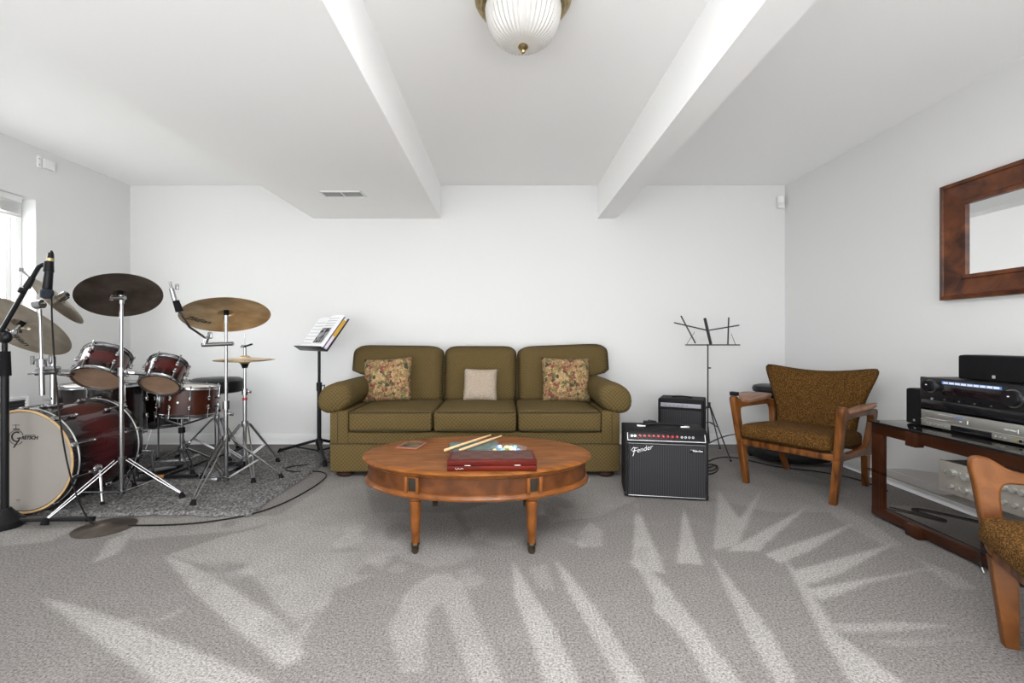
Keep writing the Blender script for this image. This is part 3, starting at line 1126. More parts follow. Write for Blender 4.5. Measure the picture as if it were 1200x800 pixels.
# back cushions (outer ones wrap over the arms)
def back_cushion(x0, x1, zt0, zt1, ear):
    """front outline x0..x1; ear = -1/0/1 side that widens above the arm"""
    b = MB()
    n = 18
    def outline(u, v_):
        # u,v in [-1,1] -> x, z of the cushion front
        zb = 0.44
        zt = zt0 + (zt1 - zt0) * (u + 1) / 2
        z = zb + (zt - zb) * (v_ + 1) / 2
        xa, xb = x0, x1
        t = min(1, max(0, (z - 0.66) / 0.05))
        t = t * t * (3 - 2 * t)
        if ear == -1:
            xa = x0 + 0.165 * (1 - t)
        if ear == 1:
            xb = x1 - 0.165 * (1 - t)
        x = xa + (xb - xa) * (u + 1) / 2
        return x, z
    def fn(u, v_, s):
        a, c = 2 * u - 1, 2 * v_ - 1
        # pull the square's corners in a little so they read rounded
        k1 = max(0, abs(c) - 0.55) / 0.45
        k2 = max(0, abs(a) - 0.55) / 0.45
        up_ = 1.0 if c > 0 else 0.45
        aa = a * (1 - 0.075 * up_ * k1 ** 3 * abs(a) ** 5)
        cc = c * (1 - 0.110 * up_ * k2 ** 3 * abs(c) ** 5)
        x, z = outline(aa, cc)
        th = 0.085 * ((1 - abs(a) ** 7) * (1 - abs(c) ** 7)) ** 0.42 + 0.02 * (1 - a * a) * (1 - c * c)
        ybase = 0.70 + (z - 0.44) * 0.26
        return (x, ybase + s * th, z)
    b.grid(lambda u, v_: fn(u, v_, -1), n, n)
    b.grid(lambda u, v_: fn(u, v_, 1), n, n)
    bmesh.ops.remove_doubles(b.bm, verts=b.bm.verts, dist=1e-5)
    return b, fn
for x0, x1, z0, z1, ear in ((-1.13, -0.325, 0.935, 0.925, -1), (-0.317, 0.317, 0.925, 0.925, 0), (0.325, 1.13, 0.92, 0.95, 1)):
    b, fn = back_cushion(x0, x1, z0, z1, ear)
    cb = add('back_cushion', b.mesh('back_cushion', 180), SOFA, sofa)
    k = 18
    loop = [fn(i / k, 1, 0) for i in range(k + 1)] + [fn(1, 1 - i / k, 0) for i in range(1, k + 1)]
    loop = [fn(0, i / k, 0) for i in range(k)] + loop
    add('piping', MB().tube(loop, 0.0045, 6), PIPING, cb)
add('back_frame', MB().box((0, 0.905, 0.50), (2.02, 0.10, 0.60), 0.03, seg=3), SOFA, sofa)
for sx_ in (-0.95, 0.95):
    for yy in (0.07, 0.86):
        add('foot', MB().lathe([(0, 0.0), (0.05, 0.0), (0.062, 0.014), (0.062, 0.028), (0.05, 0.042), (0, 0.042)], 18), DARKWOOD, sofa, at(sx_, yy, 0))

def pillow(w, h, t, m, name, label, loc, rx, rz, tilt=0.0, pull=0.05):
    b = MB()
    n = 18
    def fn(u, v_, s):
        a, c = 2 * u - 1, 2 * v_ - 1
        x = a * w / 2 * (1 - pull * (1 - c * c) * abs(a) ** 3)
        z = c * h / 2 * (1 - pull * (1 - a * a) * abs(c) ** 3)
        th = t / 2 * ((1 - a ** 4) * (1 - c ** 4)) ** 0.6
        return (x, s * th, z)
    b.grid(lambda u, v_: fn(u, v_, -1), n, n)
    b.grid(lambda u, v_: fn(u, v_, 1), n, n)
    bmesh.ops.remove_doubles(b.bm, verts=b.bm.verts, dist=1e-5)
    o = add(name, b.mesh(name, 180), m)
    o.location = loc
    o.rotation_euler = Euler((rx, tilt, rz))
    tag(o, label, 'pillow')
    return o
c = W(454, 446, 3.80)
pillow(0.415, 0.37, 0.15, FLORAL, 'throw_pillow', 'square floral tapestry pillow leaning on the sofa near the black music stand', (c.x, 3.80, 0.655), radians(-17), radians(-6), radians(-4))
c = W(663, 446, 3.82)
pillow(0.405, 0.375, 0.15, FLORAL, 'throw_pillow', 'square floral tapestry pillow leaning on the sofa near the amplifiers', (c.x, 3.80, 0.655), radians(-17), radians(4), radians(1))
c = W(563, 450, 3.82)
pillow(0.285, 0.275, 0.11, BEIGE, 'throw_pillow', 'small plain beige woven pillow on the middle sofa seat', (c.x, 3.82, 0.612), radians(-17), 0, radians(1))

# ------------------------------------------------------------------ coffee table
tb = thing('coffee_table', 'oval brown wood coffee table with four turned legs before the sofa', 'table', (-0.147, 2.445, 0))
TA, TBB = 0.600, 0.400
def ell(prof, n=96, closed=False):
    """prof: (inset, z) swept round the oval"""
    b = MB()
    rings = [[b.bm.verts.new(((TA - d) * cos(2 * pi * i / n), (TBB - d) * sin(2 * pi * i / n), z)) for i in range(n)] for d, z in prof]
    m = len(rings) if closed else len(rings) - 1
    for k in range(m):
        A, B_ = rings[k], rings[(k + 1) % len(rings)]
        for i in range(n):
            j = (i + 1) % n
            b.bm.faces.new((A[i], A[j], B_[j], B_[i]))
    return b, rings
b, rg = ell([(0.015, 0.378), (0.004, 0.381), (0.0, 0.387), (0.004, 0.394), (0.012, 0.398), (0.03, 0.400)])
b.bm.faces.new(rg[-1])
b.bm.faces.new(rg[0][::-1])
add('tabletop', b, TABLETOP, tb)
b, _ = ell([(0.030, 0.268), (0.030, 0.379), (0.05, 0.379), (0.05, 0.268)], closed=True)
add('apron', b, TABLEPANEL, tb)
b, _ = ell([(0.028, 0.262), (0.016, 0.266), (0.014, 0.274), (0.019, 0.280), (0.022, 0.288), (0.028, 0.291), (0.05, 0.291), (0.05, 0.262)], closed=True)
add('lower_molding', b, TABLEWOOD, tb)
b, _ = ell([(0.03, 0.362), (0.022, 0.366), (0.018, 0.379), (0.05, 0.379), (0.05, 0.362)], closed=True)
add('upper_molding', b, TABLEWOOD, tb)
for sx_ in (-1, 1):
    for sy_ in (-1, 1):
        ea, eb = TA - 0.030, TBB - 0.030
        x = sx_ * 0.278
        y = sy_ * eb * sqrt(1 - (x / ea) ** 2)
        nrm = Vector((x / ea ** 2, y / eb ** 2, 0)).normalized()
        ang = atan2(nrm.y, nrm.x) + pi / 2
        M = Matrix.Translation((x, y, 0)) @ Matrix.Rotation(ang, 4, 'Z')
        bb = MB()
        for o_ in (-0.030, 0.030):
            bb.box((o_, -0.002, 0.326), (0.015, 0.030, 0.075), 0.002, M)
        bb.box((0, 0.004, 0.326), (0.05, 0.02, 0.075), 0, M)
        add('post', bb, TABLEWOOD, tb)
        add('inset_panel', MB().box((0, -0.007, 0.326), (0.038, 0.006, 0.058), 0.002, M), DARKINSET, tb)
        lx, ly = x - nrm.x * 0.022, y - nrm.y * 0.022
        leg = add('leg', MB().lathe([(0, 0.266), (0.026, 0.266), (0.030, 0.258), (0.026, 0.250), (0.022, 0.247), (0.027, 0.242), (0.0265, 0.232),
                                     (0.018, 0.045), (0, 0.045)], 24, mod=lambda i, r: 1 if r > 0.0266 else (1 + 0.045 * cos(i * pi * 2 * 12 / 24 / 2))), TABLEWOOD, tb, at(lx, ly, 0))
        add('ferrule', MB().lathe([(0, 0.052), (0.020, 0.052), (0.022, 0.045), (0.018, 0.038), (0.017, 0.024), (0, 0.024)], 18), BRASSD, leg)
        add('caster', MB().cyl((0, -0.009, 0.016), (0, 0.009, 0.016), 0.016, n=16), BRASSD, leg)

# things on the table
cx_ = thing('chess_box', 'dark red wooden folding chess box on the coffee table edge', 'box', (-0.062, 2.168, 0.400), radians(1.5))
add('base', MB().box((0, 0, 0.0125), (0.404, 0.182, 0.024), 0.004), MAHOG, cx_)
add('lid', MB().box((0, 0, 0.038), (0.404, 0.182, 0.0255), 0.004), MAHOG, cx_)
add('board_inlay', MB().box((0, 0, 0.0512), (0.375, 0.155, 0.001)), CHESS, cx_)
for xx in (-0.11, 0.115):
    add('clasp', MB().box((xx, -0.0925, 0.0265), (0.028, 0.003, 0.003), 0.001), SILVERK, cx_)
sc = MB()
for k, (a, d) in enumerate(((0.0, 0.004), (0.008, -0.003), (0.014, 0.003), (0.022, -0.002), (0.03, 0.002))):
    sc.tube([(-0.165 + a, -0.0915, 0.011 + d), (-0.159 + a, -0.0915, 0.013 - d)], 0.0008, 4)
add('scuff', sc, WHITEINK, cx_)  # small white strokes standing in for illegible writing

book = thing('table_book', 'greenish grey book lying under the drumsticks on the table', 'book', (-0.165, 2.475, 0.400), radians(7))
add('cover', MB().box((0, 0, 0.0015), (0.265, 0.19, 0.003)).box((0, 0, 0.0215), (0.265, 0.19, 0.003)).box((-0.131, 0, 0.0115), (0.003, 0.19, 0.02)), plain('teal_cloth', (0.075, 0.115, 0.105), 0.6, noise=0.3, nscale=30), book)
add('pages', MB().box((0.0, 0, 0.0115), (0.255, 0.182, 0.017)), PAPER, book)

def drumstick(label, butt, tip):
    butt, tip = Vector(butt), Vector(tip)
    o = thing('drumstick', label, 'drumstick', butt, 0, 'pair of drumsticks on the book', R=basis(tip - butt))
    L = (tip - butt).length
    add('shaft', MB().lathe([(0, 0), (0.005, 0.001), (0.0072, 0.005), (0.0072, L * .68), (0.0035, L - 0.012), (0, L - 0.012)], 14), STICK, o)
    add('tip', MB().sphere((0, 0, L - 0.008), 0.0052, 12, 8, (1, 1, 1.7)), STICK, o)
drumstick('pale wooden drumstick lying on the book, nearer the coaster', (-0.308, 2.335, 0.431), (-0.085, 2.705, 0.431))
drumstick('pale wooden drumstick lying on the book, nearer the bag of pieces', (-0.232, 2.335, 0.431), (-0.022, 2.685, 0.431))

co = thing('coaster', 'flat square red bordered coaster with a dark picture on the table', 'coaster', (-0.52, 2.565, 0.400), radians(-12))
add('coaster_base', MB().box((0, 0, 0.003), (0.125, 0.15, 0.006), 0.002), plain('coaster_red', (0.27, 0.085, 0.055), 0.5), co)
add('picture', MB().box((0, 0, 0.0063), (0.098, 0.118, 0.0006)), ramp_noise('coaster_picture', [(0.35, (0.035, 0.035, 0.02)), (0.65, (0.16, 0.12, 0.07))], 40), co)

bag = thing('bag_of_game_pieces', 'crumpled clear bag of small colourful pieces behind the red box', 'bag', (0.015, 2.345, 0.400))
def bagfn(u, v_):
    t, p = u * 2 * pi, v_ * pi
    r = 1 + 0.13 * sin(5 * t + 3 * p) * sin(p) + 0.08 * sin(9 * t - 4 * p) * sin(p)
    return (0.095 * r * cos(t) * sin(p), 0.055 * r * sin(t) * sin(p), 0.030 + 0.030 * -cos(p) * (1 + 0.15 * sin(7 * t) * sin(p)))
add('bag_film', MB().grid(bagfn, 36, 14, wrap_u=True).mesh('bag_film', 60), BAGFILM, bag)
pcols = [(0.8, 0.8, 0.85), (0.20, 0.35, 0.75), (0.75, 0.70, 0.25), (0.25, 0.6, 0.6), (0.55, 0.45, 0.8), (0.85, 0.82, 0.8), (0.85, 0.85, 0.9)]
pm = [plain('game_piece_%d' % i, c_, 0.3) for i, c_ in enumerate(pcols)]
for k in range(34):
    a = random.uniform(0, 2 * pi); r = random.uniform(0, 1) ** 0.5
    add('game_piece', MB().sphere((0, 0, 0), 0.013, 10, 6, (1, 1, 0.8)), pm[k % 7], bag, at(0.075 * r * cos(a), 0.04 * r * sin(a), random.uniform(0.012, 0.050) if r < .75 else random.uniform(0.012, 0.034)))

# ------------------------------------------------------------------ armchairs
def make_armchair(label, loc, rz):
    t = thing('armchair', label, 'armchair', loc, rz, 'pair of sculpted wood armchairs')
    outer = [(-.272, .262), (-.333, .26), (-.350, .35), (-.366, .50), (-.378, .565), (-.368, .598), (-.325, .596), (-.295, .572), (-.26, .553), (-.18, .548), (.02, .548),
             (.16, .545), (.235, .535), (.245, .49), (.232, .40), (.235, .30), (.245, .235), (.19, .225), (.12, .243), (0, .252), (-.15, .256)]
    hole = [(-.285, .30), (-.295, .37), (-.305, .46), (-.300, .512), (-.262, .518), (.06, .512), (.14, .508), (.172, .48), (.165, .40), (.15, .325), (.11, .298), (0, .293)]
    me = plate('side_frame', [outer, hole[::-1]], 0.012, 0.008, 2, smooth=2)
    fl = MB().prism([(-.336, .275), (-.268, .275), (-.278, .0), (-.312, .0)], lambda a, b_, h: (h, a, b_), -0.019, 0.019, 0.004).mesh('leg')
    rl = MB().prism([(.165, .262), (.243, .262), (.312, .0), (.279, .0)], lambda a, b_, h: (h, a, b_), -0.018, 0.018, 0.004).mesh('leg')
    kite = [(-.275, .0), (-.225, -.028), (.02, -.030), (.16, -.014), (.165, .02), (.03, .062), (-.14, .10), (-.225, .045)]
    for s in (-1, 1):
        lean = Matrix(((1, 0, s * 0.105, s * 0.258), (0, 1, 0, 0), (0, 0, 1, 0), (0, 0, 0, 1)))
        fm, lf, lr = me.copy(), fl.copy(), rl.copy()
        fm.transform(lean @ YZX)
        lf.transform(lean)
        lr.transform(Matrix.Translation((-s * 0.012, 0, 0)) @ lean)
        add('side_frame', fm, CHAIRWOOD, t)
        add('leg', lf, CHAIRWOOD, t)
        add('leg', lr, CHAIRWOOD, t)
        b = MB()
        poly = chaikin([(s * q + s * 0.313, p + 0.03) for p, q in kite], 1)
        b.prism(poly, lambda a, b_, h: (a, b_, h - 0.004 + 0.40 * max(0, abs(a) - 0.315) + 0.03 * (b_ + 0.06)), 0.550, 0.572, 0.006)
        add('arm_paddle', b, PADDLE, t)
    add('front_rail', MB().box((0, -0.312, 0.287), (0.55, 0.042, 0.045), 0.010, seg=3), CHAIRWOOD, t)
    add('rear_rail', MB().box((0, 0.20, 0.275), (0.52, 0.03, 0.05), 0.006), CHAIRWOOD, t)
    cu = cushion(0.540, 0.56, 0.100, 0.034, (0.0, 0.012, 0.018), 12)
    add('seat', cu, TWEED, t, at(0, -0.095, 0.352) @ Matrix.Rotation(radians(-3.5), 4, 'X'))
    # winged back
    b = MB()
    n = 22
    def fn(u, v_, s):
        a, c = 2 * u - 1, 2 * v_ - 1
        c2 = c * (1 - 0.05 * abs(a) ** 10)
        a2 = a * (1 - 0.07 * (abs(c) ** 10))
        h = (c2 + 1) / 2
        zt = 0.765 + 0.050 * a2 * a2
        z = 0.345 + (zt - 0.345) * h
        q = min(1, max(0, (z - 0.43) / 0.36))
        w = 0.258 + 0.112 * q ** 1.3
        x = a2 * w - 0.02
        th = 0.036 * ((1 - abs(a) ** 8) * (1 - abs(c) ** 8)) ** 0.45
        y = 0.165 + (z - 0.345) * 0.30 - 0.055 * q * a2 * a2 + s * th
        return (x, y, z)
    b.grid(lambda u, v_: fn(u, v_, -1), n, n)
    b.grid(lambda u, v_: fn(u, v_, 1), n, n)
    bmesh.ops.remove_doubles(b.bm, verts=b.bm.verts, dist=1e-5)
    add('backrest', b.mesh('backrest', 180), TWEED, t)
    return t
ch1 = make_armchair('wing backed armchair in brown tweed with sculpted wood arms by the wire stand', (2.058, 3.150, 0), radians(-54.2))
ch2 = dup(ch1, (1.787, 1.133, 0), radians(-116.5))
ch2['label'] = 'matching brown tweed armchair cut off by the frame, before the stereo stand'

c = Vector(ch1.location) + Matrix.Rotation(radians(-54.2), 3, 'Z') @ Vector((-0.32, -0.338, 0.598))
o = thing('black_box', 'tiny black box on the front end of the armchair arm', 'box', c, radians(-54))
add('box_body', MB().box((0, 0.0, 0.012), (0.05, 0.034, 0.022), 0.003), BLACK, o)
add('box_lid', MB().box((0, 0, 0.0255), (0.052, 0.036, 0.005), 0.002), BLACK, o)

# stool and bag behind the armchair
c = W(905, 457, 3.95)
st = thing('padded_stool', 'black round padded stool half hidden behind the wing backed armchair', 'stool', (c.x, 3.95, 0))
add('seat', MB().lathe([(0, 0.535), (0.13, 0.535), (0.150, 0.545), (0.154, 0.57), (0.145, 0.592), (0.11, 0.602), (0, 0.605)], 32), VINYL, st)
add('post', MB().cyl((0, 0, 0.12), (0, 0, 0.54), 0.02), BLACKM, st)
add('seat_plate', MB().lathe([(0, 0.515), (0.06, 0.515), (0.10, 0.537), (0, 0.537)], 20), BLACKM, st)
for k in range(3):
    a = radians(70 + 120 * k)
    lg = add('leg', MB().tube([(0.015 * cos(a), 0.015 * sin(a), 0.24), (0.14 * cos(a), 0.14 * sin(a), 0.15), (0.21 * cos(a), 0.21 * sin(a), 0.012)], 0.010, 8), BLACKM, st)
    add('rubber_foot', MB().sphere((0.21 * cos(a), 0.21 * sin(a), 0.014), 0.014, 10, 6), RUBBER, lg)
def bagfn2(u, v_):
    t, p = u * 2 * pi, v_ * pi
    r = 1 + 0.10 * sin(4 * t + 2 * p) * sin(p) + 0.05 * sin(11 * t) * sin(p)
    return (0.30 * r * cos(t) * sin(p) ** .7, 0.13 * r * sin(t) * sin(p) ** .7, 0.075 - 0.075 * cos(p))
c = FL(925, 548)
gb_ = thing('soft_bag', 'black slumped soft bag on the carpet under the wing backed armchair', 'bag', (2.30, 3.72, 0), radians(-20))
add('bag_body', MB().grid(bagfn2, 40, 14, wrap_u=True).mesh('bag_body', 80), plain('black_nylon', (0.008, 0.008, 0.008), 0.7, bump=0.6, bscale=30), gb_)
add('strap', MB().tube([(-0.2, 0, 0.14), (-0.1, -0.04, 0.165), (0.05, -0.03, 0.165), (0.16, 0.0, 0.14)], 0.010, 6), BLACK, gb_)

# ------------------------------------------------------------------ stereo stand and electronics
sd = thing('stereo_stand', 'dark cherry stereo stand with smoked glass shelves along the white wall', 'stand', (2.06, 2.04, 0))
# local x = depth towards the wall, local y = along the wall (far end +)
LY = 0.553
add('top_rail', MB().box((0.015, 0, 0.499), (0.03, 2 * LY, 0.06), 0.003), STANDWOOD, sd)
add('bottom_rail', MB().box((0.015, 0, 0.040), (0.03, 2 * LY, 0.046), 0.003), STANDWOOD, sd)
for s in (-1, 1):
    add('post', MB().box((0.014, s * (LY - 0.037), 0.265), (0.026, 0.074, 0.41), 0.003), STANDWOOD, sd)
    add('post_trim', MB().box((-0.001, s * (LY - 0.062), 0.255), (0.006, 0.010, 0.38), 0.002), STANDWOOD, sd)
    add('bracket', MB().box((0.005, s * 0.285, 0.488), (0.045, 0.06, 0.070), 0.003), STANDWOOD, sd)
    add('foot', MB().box((0.01, s * 0.275, 0.030), (0.060, 0.075, 0.060), 0.004), STANDWOOD, sd)
    add('side_rail', MB().box((0.24, s * (LY - 0.15), 0.499), (0.42, 0.03, 0.05), 0.003), STANDWOOD, sd)
    add('rear_post', MB().box((0.46, s * 0.36, 0.265), (0.03, 0.06, 0.50), 0.003), BLACKM, sd)
topg = MB().prism([(-0.012, -LY - 0.01), (-0.012, LY + 0.01), (0.33, LY + 0.01), (0.50, LY - 0.17), (0.50, -LY + 0.17), (0.33, -LY - 0.01)], lambda a, b_, h: (a, b_, h), 0.529, 0.538, 0.001)
add('top_glass', topg, plain('black_glass', (0.012, 0.010, 0.010), 0.08, spec=0.6), sd)
mid = MB().prism([(-0.012, -LY - 0.02), (-0.012, LY + 0.02), (0.20, LY + 0.0), (0.44, LY - 0.20), (0.44, -LY + 0.20), (0.20, -LY)], lambda a, b_, h: (a, b_, h), 0.257, 0.265)
add('middle_shelf', mid, SMOKED, sd)
low = MB().prism([(0.032, -LY + 0.02), (0.032, LY - 0.02), (0.24, LY - 0.05), (0.44, LY - 0.24), (0.44, -LY + 0.24), (0.24, -LY + 0.05)], lambda a, b_, h: (a, b_, h), 0.062, 0.070)
add('lower_shelf', low, SMOKED, sd)
for s in (-1, 1):
    add('shelf_pin', MB().box((0.02, s * (LY - 0.03), 0.253), (0.035, 0.012, 0.008)), BLACKM, sd)

ZT = 0.538
# silver video player (local: x along front from left seen from the room, front faces -y before rotation)
def gear(name, label, cat, xf, y_far, z, w, tilt=0.0):
    """front face looks into the room (-X); its far end at y_far"""
    return thing(name, label, cat, (xf, y_far, z), radians(-90) + tilt)
# after rotating by -90 deg: local +x -> world -Y (towards viewer), local +y -> world +X (towards wall)
vp = gear('video_player', 'silver video recorder under the black receiver', 'player', 2.185, 2.415, ZT, 0.44, radians(1.5))
add('body', MB().box((0.25, 0.13, 0.050), (0.50, 0.25, 0.080), 0.003), plain('dark_case', (0.02, 0.02, 0.021), 0.5, spec=0.25), vp)
add('faceplate', MB().box((0.25, 0.0, 0.063), (0.50, 0.012, 0.058), 0.003).box((0.0775, 0.0, 0.024), (0.155, 0.012, 0.028), 0.002).box((0.421, 0.0, 0.024), (0.158, 0.012, 0.028), 0.002), SILVER, vp)
add('tape_flap', MB().box((0.2485, -0.001, 0.024), (0.187, 0.008, 0.027), 0.001), BLACKGLOSS, vp)
add('trim_line', MB().box((0.25, -0.007, 0.041), (0.50, 0.003, 0.0025)), SILVERK, vp)
for k in range(6):
    add('button', MB().cyl((0.035 + 0.019 * k, -0.006, 0.023), (0.035 + 0.019 * k, -0.010, 0.023), 0.0035, n=10), SILVERK, vp)
for k in range(3):
    add('button', MB().cyl((0.358 + 0.019 * k, -0.006, 0.023), (0.358 + 0.019 * k, -0.010, 0.023), 0.004, n=10), SILVERK, vp)
for xx in (0.440, 0.458, 0.476):
    add('input_jack', MB().cyl((xx, -0.005, 0.023), (xx, -0.009, 0.023), 0.0065, n=12), plain('jack_yellow', (0.25, 0.2, 0.04), 0.4) if xx < 0.45 else BLACK, vp)
add('logo', MB().box((0.198, -0.0066, 0.077), (0.034, 0.001, 0.006)), BLUESTRIP, vp)
add('lettering', text_mesh('DVD VIDEO', 0.009, 0.1), WHITEINK, vp, at(0.418, -0.0066, 0.062) @ FRONT)
for c_, s_ in (((0.238, -0.0066, 0.062), (0.004, 0.001, 0.018)), ((0.205, -0.0066, 0.061), (0.010, 0.001, 0.005)), ((0.448, -0.0066, 0.062), (0.003, 0.001, 0.018)), ((0.13, -0.0066, 0.079), (0.07, 0.001, 0.0015)), ((0.08, -0.0066, 0.052), (0.11, 0.001, 0.0015))):
    add('marking', MB().box(c_, s_), WHITEINK, vp)
for xx in (0.04, 0.46):
    for yy in (0.04, 0.22):
        add('foot', MB().cyl((xx, yy, 0), (xx, yy, 0.011), 0.018, n=14), RUBBER, vp)

rc = gear('stereo_receiver', 'black stereo receiver with two dials stacked on the silver player', 'receiver', 2.185, 2.418, ZT + 0.0905, 0.435, radians(1.0))
add('body', MB().box((0.25, 0.16, 0.091), (0.495, 0.31, 0.155), 0.004), plain('receiver_case', (0.012, 0.012, 0.013), 0.45, spec=0.25), rc)
add('faceplate', MB().box((0.25, -0.002, 0.091), (0.50, 0.016, 0.160), 0.005), plain('receiver_face', (0.006, 0.006, 0.007), 0.28, spec=0.3), rc)
for (xx, zz, r) in ((0.062, 0.127, 0.029), (0.440, 0.112, 0.036)):
    dl = add('dial', MB().cyl((xx, -0.008, zz), (xx, -0.034, zz), r, r * 0.93, 32), BLACKGLOSS, rc)
    add('dial_ring', MB().lathe([(r, 0), (r + 0.004, 0), (r + 0.004, 0.006), (r, 0.006)], 32, M=at(xx, -0.010, zz) @ Matrix.Rotation(pi / 2, 4, 'X'), closed=True), STEEL, dl)
    add('dial_mark', MB().box((xx, -0.035, zz + r * .25), (0.008, 0.0014, 0.005)), WHITEINK, dl)
add('display', MB().box((0.257, -0.0105, 0.115), (0.268, 0.003, 0.050), 0.001), LCD, rc)
add('sticker_strip', MB().box((0.258, -0.0108, 0.150), (0.272, 0.002, 0.014)), BLUESTRIP, rc)
stl = MB()
for k in range(9):
    stl.box((0.142 + 0.029 * k, -0.0122, 0.150), (0.023, 0.001, 0.009))
add('sticker_print', stl, WHITEINK, rc)
for k in range(11):
    add('button', MB().cyl((0.135 + 0.024 * k, -0.009, 0.066 + 0.008 * (k % 3 == 1)), (0.135 + 0.024 * k, -0.013, 0.066 + 0.008 * (k % 3 == 1)), 0.004, n=10), STEEL if k % 3 == 0 else BLACKGLOSS, rc)
add('button', MB().cyl((0.07, -0.009, 0.063), (0.07, -0.014, 0.063), 0.006, n=12), SILVERK, rc)
add('lower_flap', MB().box((0.25, -0.0105, 0.036), (0.48, 0.003, 0.040), 0.001), BLACKGLOSS, rc)
for xx in (0.04, 0.455):
    for yy in (0.05, 0.27):
        add('foot', MB().cyl((xx, yy, 0), (xx, yy, 0.0135), 0.02, n=14), RUBBER, rc)

cs = gear('center_speaker', 'long black speaker lying on top of the receiver', 'speaker', 2.255, 2.29, ZT + 0.0905 + 0.1685, 0.40)
add('cabinet', MB().box((0.20, 0.07, 0.061), (0.40, 0.13, 0.120), 0.010, seg=3), BLACK, cs)
add('grille', MB().box((0.20, -0.001, 0.061), (0.396, 0.016, 0.116), 0.009, seg=3), plain('speaker_cloth', (0.009, 0.009, 0.010), 0.9, bump=0.4, bscale=500, spec=0.1), cs)
add('badge', MB().box((0.172, -0.0095, 0.024), (0.014, 0.002, 0.014), 0.001), SILVERK, cs)

ss = gear('satellite_speaker', 'small upright black speaker at the far end of the stereo stand', 'speaker', 2.20, 2.528, ZT, 0.10)
add('cabinet', MB().box((0.050, 0.06, 0.096), (0.100, 0.11, 0.190), 0.008, seg=3), BLACK, ss)
add('grille', MB().box((0.050, 0.002, 0.096), (0.096, 0.014, 0.186), 0.008, seg=3), bpy.data.materials['speaker_cloth'], ss)
add('badge', MB().box((0.056, -0.0065, 0.022), (0.011, 0.002, 0.011), 0.001), SILVERK, ss)

am = gear('vintage_amplifier', 'silver vintage amplifier with rows of knobs on the middle glass shelf', 'amplifier', 2.082, 2.205, 0.265, 0.44, radians(2.5))
add('body', MB().box((0.22, 0.15, 0.083), (0.44, 0.28, 0.138), 0.003), plain('amp_case', (0.045, 0.042, 0.04), 0.5), am)
add('faceplate', MB().box((0.22, 0.0, 0.083), (0.445, 0.012, 0.146), 0.002), plain('champagne_face', (0.27, 0.25, 0.22), 0.42, 0.3), am)
for xx, zz, r in ((0.035, 0.11, 0.0075), (0.065, 0.11, 0.017), (0.10, 0.112, 0.008), (0.13, 0.11, 0.018), (0.165, 0.112, 0.008), (0.21, 0.11, 0.022), (0.28, 0.11, 0.012), (0.315, 0.11, 0.012), (0.345, 0.11, 0.012), (0.375, 0.11, 0.012), (0.41, 0.11, 0.012),
                  (0.060, 0.045, 0.010), (0.088, 0.043, 0.006), (0.125, 0.045, 0.014), (0.16, 0.045, 0.007), (0.21, 0.045, 0.012), (0.28, 0.05, 0.010), (0.32, 0.05, 0.010), (0.36, 0.05, 0.010), (0.40, 0.05, 0.010)):
    add('knob', MB().cyl((xx, -0.005, zz), (xx, -0.006 - r * 1.1, zz), r, r * 0.85, 20), SILVERK, am)
for xx in (0.04, 0.40):
    for yy in (0.04, 0.26):
        add('foot', MB().cyl((xx, yy, 0), (xx, yy, 0.0145), 0.016, n=14), RUBBER, am)

bx = gear('black_component', 'flat black box on the lower glass shelf', 'box', 2.13, 1.98, 0.070, 0.2)
add('body', MB().box((0.11, 0.10, 0.05), (0.20, 0.18, 0.085), 0.004), BLACK, bx)
add('faceplate', MB().box((0.11, 0.008, 0.05), (0.19, 0.004, 0.07), 0.001), BLACKGLOSS, bx)
for xx in (0.03, 0.19):
    add('foot', MB().cyl((xx, 0.1, 0), (xx, 0.1, 0.008), 0.012, n=12), RUBBER, bx)

def smooth_path(pts, k=2):
    return [Vector(p) for p in chaikin([tuple(p) for p in pts], k, closed=False)]

def cord(name, label, pts, r=0.0035, m=None, cat='cord', k=2):
    o = add(name, MB().tube(smooth_path(pts, k), r, 6), m or CORDM)
    return tag(o, label, cat)

jx = FL(1153, 672)
jp = thing('audio_cable', 'short black cable with a silver plug tip hanging by the near armchair leg', 'cable')
add('cable', MB().tube(smooth_path([(2.115, 2.00, 0.075), (2.05, 1.99, 0.085), (2.04, 1.985, 0.05), (jx.x + 0.005, jx.y + 0.02, 0.035)]), 0.0035, 6), CORDM, jp)
add('plug_sleeve', MB().cyl((jx.x + 0.006, jx.y + 0.022, 0.040), (jx.x + 0.002, jx.y + 0.01, 0.022), 0.006, n=10), BLACK, jp)
add('plug_tip', MB().cyl((jx.x + 0.002, jx.y + 0.01, 0.022), (jx.x, jx.y, 0.003), 0.0035, n=10), SILVERK, jp)

cord('shelf_cable', 'black cable looped in an S on the lower glass shelf',
     [(2.10, 2.52, 0.076), (2.16, 2.46, 0.074), (2.21, 2.36, 0.074), (2.25, 2.33, 0.074), (2.22, 2.42, 0.074), (2.19, 2.50, 0.074), (2.25, 2.51, 0.074), (2.33, 2.42, 0.074), (2.42, 2.30, 0.074)], 0.004)

